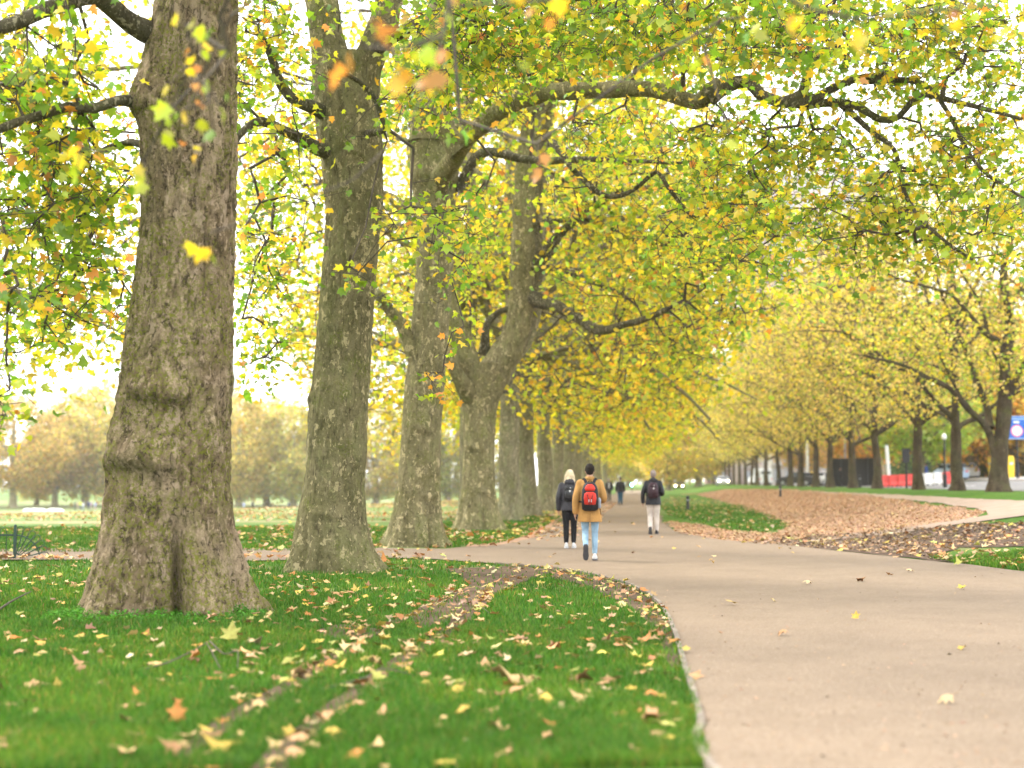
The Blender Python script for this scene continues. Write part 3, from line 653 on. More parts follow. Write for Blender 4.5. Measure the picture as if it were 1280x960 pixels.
mk([A(886, 118, Y - 6.8), A(912, 104, Y - 7), A(935, 100, Y - 7.2), A(950, 116, Y - 7.4), A(980, 128, Y - 7.6), A(1005, 127, Y - 7.8), A(1035, 112, Y - 8), A(1068, 98, Y - 8.2), A(1110, 92, Y - 8.5)], .15, .05, 'bark_limb', 2, k=12)
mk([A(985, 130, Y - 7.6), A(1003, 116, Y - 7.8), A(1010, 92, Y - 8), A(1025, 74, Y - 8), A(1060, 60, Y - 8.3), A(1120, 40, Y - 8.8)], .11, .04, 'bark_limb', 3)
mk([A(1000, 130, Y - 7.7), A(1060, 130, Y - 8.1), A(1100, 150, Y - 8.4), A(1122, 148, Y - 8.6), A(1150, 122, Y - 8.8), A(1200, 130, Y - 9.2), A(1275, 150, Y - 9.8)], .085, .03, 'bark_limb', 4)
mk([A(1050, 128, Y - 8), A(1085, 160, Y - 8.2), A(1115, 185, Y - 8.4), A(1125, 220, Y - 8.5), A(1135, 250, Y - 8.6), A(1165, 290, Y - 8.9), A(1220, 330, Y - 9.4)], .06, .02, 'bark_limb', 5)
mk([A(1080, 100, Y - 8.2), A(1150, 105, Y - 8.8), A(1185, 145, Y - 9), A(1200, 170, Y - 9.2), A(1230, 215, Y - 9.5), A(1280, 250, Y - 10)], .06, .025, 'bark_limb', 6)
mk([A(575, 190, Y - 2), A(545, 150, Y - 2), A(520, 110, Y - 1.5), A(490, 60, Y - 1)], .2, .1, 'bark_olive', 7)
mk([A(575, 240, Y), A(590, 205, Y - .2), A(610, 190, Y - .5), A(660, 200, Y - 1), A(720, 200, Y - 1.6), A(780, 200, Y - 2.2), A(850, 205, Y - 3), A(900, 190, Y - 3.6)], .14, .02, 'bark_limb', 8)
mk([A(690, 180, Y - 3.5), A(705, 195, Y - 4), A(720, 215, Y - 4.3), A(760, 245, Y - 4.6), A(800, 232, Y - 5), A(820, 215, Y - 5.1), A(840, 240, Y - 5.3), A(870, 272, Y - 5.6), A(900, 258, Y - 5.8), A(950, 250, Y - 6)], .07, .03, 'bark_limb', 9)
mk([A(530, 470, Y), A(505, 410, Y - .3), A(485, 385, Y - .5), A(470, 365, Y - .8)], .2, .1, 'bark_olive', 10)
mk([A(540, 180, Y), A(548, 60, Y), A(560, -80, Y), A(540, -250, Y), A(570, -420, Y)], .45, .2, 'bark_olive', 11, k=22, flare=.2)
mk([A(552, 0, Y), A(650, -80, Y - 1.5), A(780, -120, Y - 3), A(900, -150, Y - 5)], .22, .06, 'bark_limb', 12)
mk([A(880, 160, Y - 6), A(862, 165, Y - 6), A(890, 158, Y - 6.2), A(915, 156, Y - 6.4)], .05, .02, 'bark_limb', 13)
nodes = np.vstack([q[10:][::2] for q in L])
tg = np.vstack([blob(600, 80, 29, 110, 70, 2, 75, r), blob(760, 70, 27, 150, 90, 2.4, 130, r), blob(920, 60, 25.5, 130, 90, 2.2, 95, r), blob(1080, 50, 24, 130, 80, 2.2, 85, r), blob(1220, 90, 23.5, 100, 110, 2.2, 85, r),
    blob(760, 170, 27.5, 150, 60, 2, 75, r), blob(880, 210, 26.5, 120, 70, 2, 60, r), blob(980, 220, 25.5, 110, 80, 1.8, 45, r), blob(1120, 220, 24.5, 90, 80, 1.8, 62, r), blob(1230, 240, 23.5, 70, 110, 1.8, 62, r), blob(1120, 300, 24.5, 70, 40, 1.2, 16, r),
    blob(690, 240, 28.5, 60, 60, 1.5, 22, r), blob(980, 170, 25.5, 130, 50, 2, 60, r), blob(1010, 290, 25, 120, 60, 2, 42, r), blob(890, 290, 27, 90, 50, 2, 34, r), blob(1150, 20, 23, 120, 60, 2, 55, r), blob(1090, 120, 24, 90, 60, 2, 40, r), blob(600, 260, 30.5, 50, 70, 1, 24, r), blob(560, 330, 30.5, 40, 60, .8, 14, r),
    blob(470, 120, 31, 70, 100, 2, 40, r), blob(600, -250, 31, 350, 200, 5, 180, r), blob(900, -200, 27, 250, 120, 4, 90, r), blob(490, 400, 31.5, 30, 40, .6, 9, r)])
crown('crown', nodes, clear(tg, r), root, r, [GREEN, LIME, YEL, GOLD, ORG], [.34, .37, .20, .07, .02], 'lobed', 10, (.10, .18), .33, base=b)

# --- fourth tree: forked
r = np.random.default_rng(4)
root, b = tree_root(597, 43, 'plane tree that forks low into a wide Y in the left row')
Y = 43; L = []
rows = [(455, 574, 640), (475, 571, 632), (490, 572, 627), (510, 576, 622), (540, 579, 619), (570, 579, 618), (600, 578, 619), (630, 574, 623), (648, 569, 628), (658, 563, 634), (664, 557, 642), (672, 550, 650)]
V, F, ax4 = trunk_px(rows, Y, b, 100, .06, lobes=[(5, .2, .24, .6), (8, .1, .07, 1.2)], ridges=[(A(0, 615, Y)[2], R(-70), .12, .5, .06), (A(0, 560, Y)[2], R(-100), .15, .6, .05)], grooves=[(R(-75), 1.2, .1, .15)], rough=.014, seed=32)
add_trunk(root, b, V, F, 'bark_olive')
mk([A(602, 492, Y), A(624, 455, Y), A(642, 420, Y), A(651, 380, Y), A(653, 320, Y), A(656, 250, Y), A(663, 170, Y), A(690, 60, Y), A(700, -60, Y)], .50, .26, 'bark_olive', 1, k=22, flare=.3, p=.5)
mk([A(622, 470, Y + .8), A(655, 420, Y + .8), A(669, 370, Y + .8), A(672, 300, Y + .8), A(676, 220, Y + .8), A(690, 120, Y + .5), A(740, 0, Y)], .36, .2, 'bark_far', 2, k=18, flare=.2, p=.5)
mk([A(596, 490, Y), A(586, 455, Y - .4), A(577, 420, Y - .6), A(566, 392, Y - .8), A(552, 350, Y - 1), A(545, 290, Y - 1), A(560, 200, Y - 1), A(600, 80, Y - 1)], .38, .18, 'bark_olive', 3, k=18, flare=.25, p=.6)
mk([A(590, 500, Y - .2), A(574, 470, Y - 1), A(560, 445, Y - 1.4), A(545, 425, Y - 1.8), A(520, 400, Y - 2.4)], .26, .12, 'bark_olive', 4)
mk([A(660, 372, Y), A(690, 382, Y - .6), A(722, 398, Y - 1.2), A(748, 412, Y - 1.8), A(778, 408, Y - 2.4), A(805, 400, Y - 3), A(835, 388, Y - 3.6)], .22, .08, 'bark_limb', 5)
mk([A(658, 345, Y), A(682, 310, Y - .4), A(705, 285, Y - .8), A(735, 262, Y - 1.4), A(780, 235, Y - 2)], .12, .05, 'bark_limb', 6)
mk([A(668, 335, Y), A(690, 315, Y - .3), A(700, 295, Y - .6), A(722, 275, Y - .9), A(760, 250, Y - 1.4)], .11, .05, 'bark_limb', 7)
mk([A(606, 440, Y + .3), A(608, 410, Y), A(622, 392, Y), A(645, 385, Y)], .14, .09, 'bark_limb', 8)
mk([A(665, 280, Y), A(735, 275, Y - .8), A(790, 300, Y - 1.6), A(860, 310, Y - 2.5)], .10, .04, 'bark_limb', 9)
mk([A(670, 330, Y + .6), A(720, 345, Y), A(770, 365, Y - .7), A(800, 385, Y - 1)], .08, .04, 'bark_limb', 10)
mk([A(670, 130, Y), A(760, 60, Y - 1), A(850, 40, Y - 2), A(930, 60, Y - 3)], .2, .06, 'bark_limb', 11)
nodes = np.vstack([q[10:][::3] for q in L])
tg = np.vstack([blob(740, 330, 41, 90, 70, 2, 55, r), blob(850, 330, 40, 80, 80, 2, 50, r), blob(780, 240, 40.5, 110, 70, 2.4, 80, r), blob(620, 320, 42, 50, 60, 2, 28, r), blob(900, 250, 39, 90, 90, 2.5, 65, r),
    blob(600, 130, 42, 130, 100, 4, 90, r), blob(760, 100, 41, 160, 110, 4, 110, r), blob(520, 330, 42.5, 40, 90, 1.5, 25, r), blob(700, -60, 42, 250, 120, 5, 110, r), blob(830, 430, 40, 60, 40, 1.5, 18, r), blob(960, 330, 38, 90, 80, 2.5, 55, r), blob(900, 400, 39, 60, 50, 2, 26, r)])
crown('crown', nodes, clear(tg, r), root, r, [GREEN, LIME, YEL, GOLD, ORG], [.20, .42, .29, .07, .02], 'mid', 10, (.13, .22), .42, base=b, r0=.007)

# ------------------------------------------------------------------ trees made once per kind and copied
def sub_limbs(rr, z0, z1, n, length, r0, e0, e1, drop=0., fork=2, wander=.5):
    out = []
    for k in range(n):
        az = 2 * math.pi * k / n + rr.uniform(-.45, .45); z = z0 + (z1 - z0) * (k % 3) / 3 + rr.uniform(-.2, .2); el = R(rr.uniform(e0, e1)); P = [np.array([0, 0, z])]
        d = np.array([math.cos(az) * math.cos(el), math.sin(az) * math.cos(el), math.sin(el)]); st = length * rr.uniform(.75, 1.15) / 6
        for s in range(6):
            P.append(P[-1] + d * st); d = d + rr.normal(0, .16 * wander * 2, 3) + np.array([0, 0, -drop]); d /= np.linalg.norm(d)
        out.append((np.array(P), r0 * rr.uniform(.75, 1.1), r0 * .22))
        for f in range(fork):
            q = P[2 + f]; a2 = az + rr.choice([-1, 1]) * rr.uniform(.4, .9); e2 = el + rr.uniform(-.3, .3); d2 = np.array([math.cos(a2) * math.cos(e2), math.sin(a2) * math.cos(e2), math.sin(e2)]); Q = [q]
            for s in range(4): Q.append(Q[-1] + d2 * st * .9); d2 = d2 + rr.normal(0, .18, 3) + np.array([0, 0, -drop]); d2 /= np.linalg.norm(d2)
            out.append((np.array(Q), r0 * .5, r0 * .14))
    return out
def kind_tree(seed, H, rb, fork_z, nl, length, rl, e0, e1, crown_c, crown_r, ncl, per, size, spread, colors, w, mat_b, mat_l, kind='mid', lean=0, hollow=.25, zmin=2.6, drop=.05, gapscale=.28, seg=.6, group=None, parent_name='plane_tree', k=14, r0=.009):
    rr = np.random.default_rng(seed); root = empty(parent_name, (0, 0, 0))
    z = np.concatenate([np.linspace(-.2, 1.2, 10), np.linspace(1.4, H * .72, 22)]); rad = rb * (1 - .62 * np.clip(z / H, 0, 1)) + rb * .55 * np.exp(-np.clip(z, 0, 9) / .45); rad[z > fork_z] *= .8
    C = np.column_stack([lean * z / H + .12 * (fbm(np.column_stack([z * .3, 0 * z, 0 * z + seed]), 2) - .5) * 2, .2 * (fbm(np.column_stack([z * .3, 0 * z, 0 * z + seed + 5]), 2) - .5) * 2, z])
    V, F = tube(C, rad, 22, .22, seed)
    link('trunk', mesh_np('trunk', V, F, [M[mat_b]], smooth_sh=True), root)
    P0 = []
    for i, (P, a, b_) in enumerate(sub_limbs(rr, fork_z, fork_z + (H - fork_z) * .45, nl, length, rl, e0, e1, drop)):
        P = P + np.array([np.interp(P[0][2], z, C[:, 0]), np.interp(P[0][2], z, C[:, 1]), 0])
        P0.append(limb_obj(P, a, b_, root, np.zeros(3), mat_b, seed + i, k=8, flare=.4, wig=.1)[6:][::3])
    P0.append(C[z > fork_z])
    nodes = np.vstack(P0); ends_ = np.array([p_[int((len(p_) - 1) * f_)] for p_ in P0[:-1] for f_ in (1, .93, .85, .75, .65, .5)])
    q = unit(rr.normal(size=(ncl * 5, 3))) * (rr.uniform(hollow, 1, (ncl * 5, 1)) ** (1 / 3)); tg = np.array(crown_c) + q * np.array(crown_r)
    keep = (tg[:, 2] > zmin + 1.2 * fbm(tg * .35, 2, seed)) & (fbm(tg * gapscale, 2, seed + 2) > .42); tg = np.vstack([tg[keep][:ncl], ends_ + rr.normal(0, .4, ends_.shape)])
    crown('crown', nodes, tg, root, rr, colors, w, kind, per, size, spread, mat=mat_l, seg=seg, r0=r0)
    return root
def place(proto, used, x, y, rz, s, label, group, cat='tree', tint=None, name=None):
    o = proto if not used.get(proto.name) else copy_tree(proto)
    used[proto.name] = True
    o.location = (x, y, float(ground(x, y)) - .02); o.rotation_euler = (0, 0, rz); o.scale = (s, s, s * 1.0)
    tag(o, label, cat, group)
    for c in o.children:
        if tint is not None: c.color = tuple(tint) + (1,)
    return o
used = {}
AUT = [LIME, YEL, GOLD, PALE, GREEN]
far_pl = [kind_tree(50 + i, 22, .40, 6.2 + i * .6, 10, 9.5, .24, 8, 55, (0, 0, 12.2), (11.2, 11.2, 9.6), 900, 8, (.16, .28), .66, [LIME, YEL, GOLD, ORG, GREEN], [.42, .44, .10, .02, .02], 'bark_far', 'leaf_far', 'mid', zmin=3.6, drop=.05, hollow=.45) for i in range(3)]
ORD = ['fifth', 'sixth', 'seventh', 'eighth', 'ninth', 'tenth', 'eleventh', 'twelfth', 'thirteenth', 'fourteenth', 'fifteenth', 'sixteenth', 'seventeenth', 'eighteenth']
rr = np.random.default_rng(77)
pxs = [637, 659, 680, 697, 710]
for i in range(14):
    Y = [53, 62, 71.5, 81, 91][i] if i < 5 else 91 + (i - 4) * 11.
    x = (pxs[i] - 640) / FPX * Y if i < 5 else SL * Y - 4.9 + rr.uniform(-.4, .4)
    place(far_pl[i % 3], used, x, Y, rr.uniform(0, 6.28), rr.uniform(.95, 1.08), '%s plane tree of the left row, counted from the thickest trunk' % ORD[i], 'old plane trees of the left row', tint=(1, 1, 1))
# second row of planes behind the left row, along the meadow
for i, (px, Y) in enumerate([(588, 57), (470, 84), (360, 96), (560, 106), (420, 125)]):
    p = gY(px, Y); lab = ['greenish plane trunk half hidden behind the forked tree', 'yellow plane tree in the meadow seen between the second and third trunks', 'pale yellow plane tree beyond the meadow edge, seen just right of the thickest trunk', 'plane tree farther back seen left of the forked tree', 'plane tree deep in the meadow behind the second trunk'][i]
    if i in (0, 3): place(far_pl[(i + 1) % 3], used, p[0] - (0 if i == 0 else 2), p[1], rr.uniform(0, 6.28), .95, lab, 'plane trees behind the left row', tint=(1, .95, .85))

p = gY(-190, 38); place(far_pl[1], used, p[0], p[1], 1.3, 1.0, 'plane tree at the left edge hanging yellow leaves behind the thickest tree', 'plane trees behind the left row', tint=(1, .92, .85))
# the right-hand row: smaller trees along the road
SM = [PALE, YEL, LIME, (.62, .44, .18), GREEN]
small = [kind_tree(80 + i, 17.5, .25, 2.9 + .3 * i, 8, 7.6, .13, 22, 64, (0, 0, 10.2), (6.8, 6.8, 7.4), 640, 14, (.11, .20), .55, SM, [.36, .24, .20, .12, .08], 'bark_dark', 'leaf_far', 'quad', zmin=3.0, drop=.015, hollow=.1, parent_name='street_tree', seg=.5) for i in range(3)]
pxr = [1195, 1148, 1095, 1065, 1038, 1020, 1000, 987, 972, 957, 945]
Yr = [67.5, 76.5, 88, 98, 109, 118.5, 130, 141, 153, 166, 178]
for i in range(20):
    if i < 11: Y, px = Yr[i], pxr[i]
    else: Y = 178 + (i - 10) * 12.5; px = 640 + ((SL * Y + 15) / Y) * FPX
    p = gY(px, Y); s = rr.uniform(.95, 1.08)
    tint = (1.0, .98 - .02 * (i % 3), .9 + .05 * (i % 2))
    place(small[i % 3], used, p[0], p[1], rr.uniform(0, 6.28), s, '%s tree of the right-hand row from the blue sign, %s' % ((['second', 'third', 'fourth'] + ORD + ['nineteenth', 'twentieth', 'twenty-first'])[i], ['straight pale trunk', 'slender dark trunk', 'thin brown trunk'][i % 3]), 'trees of the right-hand row', tint=tint)
# the nearest one of them, with a low fork
r = np.random.default_rng(9); Y = 60.
root, b = tree_root(1245, Y, 'dark street tree with low forked trunk beside the blue sign', 'trees of the right-hand row', 'street_tree'); L = []
zb = lambda py: py
rows = [(440, 1250, 1262), (480, 1249, 1264), (510, 1246, 1265), (535, 1245, 1262), (560, 1241, 1260), (585, 1238, 1259), (602, 1236, 1261), (612, 1232, 1265), (620, 1228, 1270)]
rows = [(py, a, c) for py, a, c in rows]
zs = [A(0, q[0], Y)[2] for q in rows]; 
V = []; zz = np.array(zs[::-1]); cx = np.array([(A(q[1], q[0], Y)[0] + A(q[2], q[0], Y)[0]) / 2 for q in rows[::-1]]); hw = np.array([(q[2] - q[1]) / 2 * Y / FPX for q in rows[::-1]])
zi = np.linspace(zz[0] - .3, zz[-1], 50); C = np.column_stack([np.interp(zi, zz, cx), 0 * zi + Y, zi]); V, F = tube(C, np.interp(zi, zz, hw), 28, .14, 5)
add_trunk(root, b, V - b, F, 'bark_dark')
mk([A(1249, 606, Y + .1), A(1246, 580, Y), A(1240, 550, Y), A(1230, 530, Y - .2), A(1210, 512, Y - .8), A(1192, 490, Y - 1.2), A(1165, 475, Y - 1.8), A(1130, 458, Y - 2.4), A(1080, 444, Y - 3)], .21, .05, 'bark_dark', 1, flare=.1)
mk([A(1236, 535, Y), A(1234, 510, Y + .3), A(1222, 480, Y + .5), A(1208, 440, Y + .8), A(1185, 390, Y + 1), A(1170, 340, Y + 1)], .17, .05, 'bark_dark', 2)
mk([A(1256, 450, Y), A(1262, 400, Y), A(1255, 340, Y), A(1268, 280, Y), A(1290, 200, Y)], .24, .08, 'bark_dark', 3)
mk([A(1256, 470, Y), A(1235, 420, Y + .5), A(1225, 380, Y + .7), A(1195, 330, Y + 1)], .13, .04, 'bark_dark', 4)
mk([A(1259, 430, Y), A(1230, 415, Y - 1), A(1190, 370, Y - 2), A(1130, 350, Y - 3), A(1080, 330, Y - 4)], .12, .03, 'bark_dark', 5)
mk([A(1262, 490, Y), A(1285, 450, Y - 1), A(1330, 430, Y - 2), A(1380, 380, Y - 2)], .14, .04, 'bark_dark', 6)
mk([A(1262, 380, Y), A(1310, 330, Y), A(1370, 300, Y), A(1400, 250, Y + 1)], .12, .04, 'bark_dark', 7)
mk([A(1205, 505, Y - .8), A(1180, 455, Y - .9), A(1165, 420, Y - 1), A(1120, 390, Y - 1.2)], .08, .03, 'bark_dark', 8)
nodes = np.vstack([q[8:][::3] for q in L])
tg = np.vstack([blob(1210, 360, 59, 150, 130, 4, 250, r), blob(1120, 420, 57.5, 80, 60, 2.5, 60, r), blob(1330, 350, 60, 110, 160, 4, 130, r), blob(1250, 250, 60, 150, 80, 4, 130, r), blob(1230, 460, 60, 70, 40, 2, 30, r)])
crown('crown', nodes, tg, root, r, SM, [.28, .24, .30, .08, .10], 'mid', 12, (.11, .19), .45, base=b)

# far trees beyond the meadow: broad, hazy, three kinds
MD = [(.62, .50, .22), (.54, .52, .18), (.68, .53, .24), (.48, .47, .18)]
med = [kind_tree(120 + i, 22, .7, 3.5, 8, 9.5, .3, 25, 65, (0, 0, 12), [(8.5, 8.5, 10.5), (9.5, 9.5, 8.5), (7.5, 7.5, 11)][i], 800, 9, (.45, .8), .85, MD, [.3, .3, .2, .2], 'bark_far', 'leaf_far', 'quad', zmin=[1.4, 3.2, .8][i], drop=.03, hollow=.35, gapscale=.2, parent_name='meadow_tree', seg=1.2, r0=.014) for i in range(3)]
FT = [(-60, 300, 0, 1.2, (1.05, .95, .75), 'dull gold'), (18, 285, 1, 1.1, (1.1, .95, .7), 'russet gold'), (70, 300, 1, .95, (1.05, .88, .7), 'sparse pale brown'), (48, 320, 2, .75, (1.1, 1.0, .5), 'low yellow'), (108, 305, 0, 1.15, (1.05, 1.05, .7), 'tall olive yellow'), (140, 330, 0, 1.3, (1.2, 1.05, .7), 'golden olive'), (196, 320, 1, 1.0, (1, 1, .7), 'olive'), (240, 325, 0, 1.1, (1, .95, .7), 'olive'), (300, 300, 2, 1.05, (1.15, 1.1, .75), 'pale gold drooping'), (334, 315, 0, 1.1, (1.15, 1.0, .75), 'pale gold'), (368, 300, 2, .95, (1.05, 1.1, .75), 'yellow-green drooping'), (410, 320, 0, 1.0, (1, 1.05, .7), 'yellow-green'), (470, 310, 2, 1.0, (1.1, 1.05, .75), 'soft yellow drooping'), (515, 320, 0, 1.0, (.9, 1.1, .7), 'pale green'), (560, 325, 2, 1.05, (1, 1.1, .7), 'yellow-green drooping'), (615, 330, 0, 1.1, (1, 1.05, .7), 'yellow')]
spot = ['left edge of the view', 'left edge of the view behind the hoop fence', 'far lawn left of the thickest trunk', 'low behind the sparse pale brown tree', 'left of the thickest trunk', 'just left of the thickest trunk', 'hidden mostly by the thickest trunk', 'behind the thickest trunk', 'right beside the thickest trunk', 'between first and second trunks', 'left of the second trunk', 'behind the second trunk', 'between second and third trunks', 'behind the third trunk', 'between third and forked trunks', 'behind the forked trunk']
for i, (px, Y, kd, s, tint, nm) in enumerate(FT):
    p = gY(px, Y); tint = tuple(.8 * q_ for q_ in tint); place(med[kd], used, p[0], p[1], rr.uniform(0, 6.28), s, '%s far tree across the meadow, %s' % (nm, spot[i]), 'far trees across the meadow', tint=tint)
# trees closing the end of the avenue and behind the road
for i, (px, Y, kd, s, tint, lab) in enumerate([(720, 330, 2, 1.0, (1.1, 1.15, .6), 'yellow-green tree closing the avenue left of the walkers'), (762, 300, 2, 1.0, (1.1, 1.15, .6), 'yellow tree at the far end of the path, left one'), (808, 310, 2, 1.1, (1.15, 1.15, .6), 'yellow tree at the far end of the path, right one'), (850, 330, 2, 1.1, (1.15, 1.1, .65), 'yellow tree beyond the far end of the right-hand row'),
        (835, 245, 2, .8, (1.15, 1.1, .7), 'pale yellow tree between path end and the right-hand row'), (872, 262, 2, .85, (1.15, 1.1, .75), 'pale yellow tree in front of the low brick building'), (785, 400, 2, 1.2, (.8, 1.0, .55), 'dull green tree plugging the very end of the path'), (900, 380, 2, 1.1, (1.1, 1.1, .65), 'yellow tree far behind the low brick building'),
        (1150, 118, 1, .62, (.75, 1.1, .5), 'green shrubby tree behind the red barriers'), (1085, 150, 1, .6, (1.15, .85, .6), 'orange-brown tree behind the dark hoarding'), (1215, 128, 0, .75, (1.3, .95, .5), 'golden tree behind the nearest forked street tree'), (1010, 190, 1, .6, (1.0, .8, .7), 'brownish tree behind the far road traffic'), (1300, 122, 0, .8, (1.2, .95, .5), 'golden tree behind the clipped hedge at the right edge')]):
    p = gY(px, Y); place(med[kd], used, p[0], p[1], rr.uniform(0, 6.28), s, lab, 'trees behind path end and road', tint=tint)

# ------------------------------------------------------------------ people
def m_cloth(name, c, rough=.85, var=.15):
    t = NT(name); v = t.coord()
    cc = t.mix(t.ramp(t.noise(v, 7, 5, .6), .3, .7), [x * (1 - var) for x in c], [min(1, x * (1 + var)) for x in c])
    nb = t.bump(t.noise(t.coord((1, 1, .5)), 9, 4, .6, .8), .55, .04); nb = t.bump(t.noise(v, 220, 2), .2, .002, nb)
    return t.pbr(cc, rough, nb, spec=.2)
CL = {}
def cloth(k, c, **kw):
    if k not in CL: CL[k] = m_cloth(k, [x * .76 for x in c], **kw)
    return CL[k]
M['skin'] = m_plain('skin', (.38, .22, .15), .55, 0, .08, 12)
M['sole'] = m_plain('shoe_sole', (.06, .06, .065), .8)
def ring(c, rx, ry, n=20, fwd=None, up=0, pw=2.3):
    out = []
    for a in np.linspace(0, 2 * np.pi, n, endpoint=False):
        ca, sa = math.cos(a), math.sin(a); q = (abs(ca) ** pw + abs(sa) ** pw) ** (-1 / pw)
        out.append((c[0] + rx * ca * q, c[1] + ry * sa * q, c[2] + up * sa))
    return out
def solid(mb, name, m, parent, vox, it=6):
    me = bpy.data.meshes.new(name + '_raw'); me.from_pydata(mb.v, [], mb.f); me.update()
    bm = bmesh.new(); bm.from_mesh(me); bmesh.ops.recalc_face_normals(bm, faces=bm.faces[:]); bm.to_mesh(me); bm.free()
    o = bpy.data.objects.new(name, me); col.objects.link(o)
    md = o.modifiers.new('r', 'REMESH'); md.mode = 'VOXEL'; md.voxel_size = vox; md.use_smooth_shade = True
    s2 = o.modifiers.new('s', 'SMOOTH'); s2.iterations = it; s2.factor = .5
    dg = bpy.context.evaluated_depsgraph_get(); dg.update()
    m2 = bpy.data.meshes.new_from_object(o.evaluated_get(dg)); m2.name = name
    bpy.data.objects.remove(o); bpy.data.meshes.remove(me)
    m2.materials.clear(); m2.materials.append(m)
    for p in m2.polygons: p.use_smooth = True
    return link(name, m2, parent)
def capsule(mb, pts, rad, k=12):
    P = spline(np.array(pts, float), .02 if len(pts) < 8 else .03); s = np.linspace(0, 1, len(P)); rd = np.interp(s, np.linspace(0, 1, len(rad)), rad)
    mb.tube(P, rd, k); mb.ball(P[0], rd[0] * .98, k, 6); mb.ball(P[-1], rd[-1] * .98, k, 6)
def person(loc, rz, label, P, vox=.011, group=None):
    """joint positions are for a figure 1.75 m tall that faces +Y; P: pose and clothing"""
    root = empty('person', loc, rz); s = P.get('h', 1.75) / 1.75; root.scale = (s, s, s); tag(root, label, 'person', group)
    hipz = .93; la, ra = P['larm'], P['rarm']; ll, rl = P['lleg'], P['rleg']
    lean = P.get('lean', .02); sh = np.array([0, lean, 1.43])
    b = MB()
    # head with face, neck, trunk
    hc = np.array([P.get('hx', 0), lean + .025, 1.63])
    b.ball(hc, (.074, .094, .112), 18, 14); b.ball(hc + [0, .045, -.055], (.052, .055, .06), 14, 10)
    b.ball(hc + [0, .100, -.018], (.014, .022, .022), 8, 6)                                # nose
    for sx in (-1, 1):
        b.ball(hc + [sx * .077, -.005, -.012], (.012, .022, .032), 8, 6)                   # ears
        b.ball(hc + [sx * .034, .078, .012], (.018, .015, .010), 8, 6)                     # brow and eyes
    b.ball(hc + [0, .088, -.062], (.024, .014, .008), 8, 6)                                # mouth
    capsule(b, [(0, lean - .015, 1.42), (0, lean - .005, 1.50), tuple(hc + [0, -.015, -.06])], [.066, .056, .058])
    b.loft([ring((0, 0, .86), .15, .10), ring((0, 0, .95), .165, .115), ring((0, lean * .4, 1.1), .14, .10), ring((0, lean, 1.28), .165, .115), ring((0, lean, 1.40), .17, .095), ring((0, lean, 1.45), .09, .07)])
    for arm, sx in ((la, -1), (ra, 1)):
        S = (sx * .175, lean, 1.40)
        capsule(b, [S, arm[0], arm[1]], [.055, .046, .042, .036, .029])
        w, d = np.array(arm[1]), unit(np.array(arm[1]) - np.array(arm[0])); sd = unit(np.cross(d, [sx, .01, .02])); hp = w + d * .05
        b.ball(hp, (.026, .04, .048), 10, 8)
        if vox < .02:
            for q, Lf in zip((-1.5, -.5, .5, 1.5), (.062, .074, .072, .058)):
                f0 = hp + d * .03 + sd * q * .019; f1 = f0 + d * Lf * .55 + np.array([-sx * .006, 0, 0]); f2 = f1 + d * Lf * .4 + np.array([-sx * .02, 0, 0])
                capsule(b, [f0 - d * .02, f0, f1, f2], [.0095, .0095, .0085, .0075], 7)
            capsule(b, [hp + sd * .025 - d * .02, hp + sd * .05 + d * .012, hp + sd * .052 + d * .04], [.012, .0105, .009], 7)
    for leg, sx in ((ll, -1), (rl, 1)):
        capsule(b, [(sx * .088, 0, .90), leg[0], leg[1]], [.080, .066, .050, .050, .036]); 
        a, tt = np.array(leg[1]), np.array(leg[2]); capsule(b, [a, a * .5 + tt * .5, tt], [.036, .034, .028])
    solid(b, 'body', M['skin'], root, vox)
    # trousers
    tr = MB(); tw = P.get('tw', 1.0)
    tr.loft([ring((0, 0, .80), .13, .10), ring((0, 0, .87), .172, .122), ring((0, 0, .98), .165, .118), ring((0, 0, 1.04), .155, .11)])
    for leg, sx in ((ll, -1), (rl, 1)):
        a = np.array(leg[1]); kn = np.array(leg[0]); e = kn + (a - kn) * P.get('tl', .90)
        capsule(tr, [(sx * .09, 0, .89), kn, e], [.102, .088 * tw, .070 * tw, .066 * tw, .055 * tw], 14)
    solid(tr, 'trousers', P['trousers'], root, vox, 5)
    # shoes
    for leg, sx in ((ll, -1), (rl, 1)):
        a, tt = np.array(leg[1]), np.array(leg[2]); f = unit(tt - a * [1, 1, 0] - [0, 0, tt[2]] if leg[3] is None else np.array(leg[3])); f = f if leg[3] is None else unit(np.array(leg[3]))
        dn = np.array([0, 0, -1.]) if leg[3] is None else unit(np.cross(f, [1, 0, 0])) * 1.0
        if leg[3] is not None and dn[2] > 0 and abs(f[2]) < .5: dn = -dn
        if leg[3] is not None and abs(f[2]) >= .5: dn = np.array([0, -1., 0]) * 1.0
        sdv = np.array([1., 0, 0]); heel = a - f * .06 + dn * .045
        def rg(u, wd, hh): 
            c0 = heel + f * u; return [tuple(c0 + sdv * wd * math.cos(q) + (-dn) * (hh * max(0, math.sin(q)) - .012 * (math.sin(q) < 0))) for q in np.linspace(0, 2 * np.pi, 16, endpoint=False)]
        sm = MB(); sm.loft([rg(-.015, .028, .06), rg(.02, .040, .095), rg(.07, .041, .10), rg(.13, .044, .075), rg(.2, .050, .055), rg(.25, .042, .04), rg(.275, .02, .022)])
        so_ = sm.build('shoe', P['shoes'], root, True)
        sl = MB(); sl.loft([[tuple(heel + f * u + sdv * wd * x + dn * (.012 + dz)) for x, dz in ((-1, 0), (1, 0), (1, .022), (-1, .022))] for u, wd in ((-.02, .03), (.02, .044), (.13, .048), (.2, .054), (.26, .044), (.285, .02))])
        sl.build('sole', P.get('sole', M['sole']), so_)
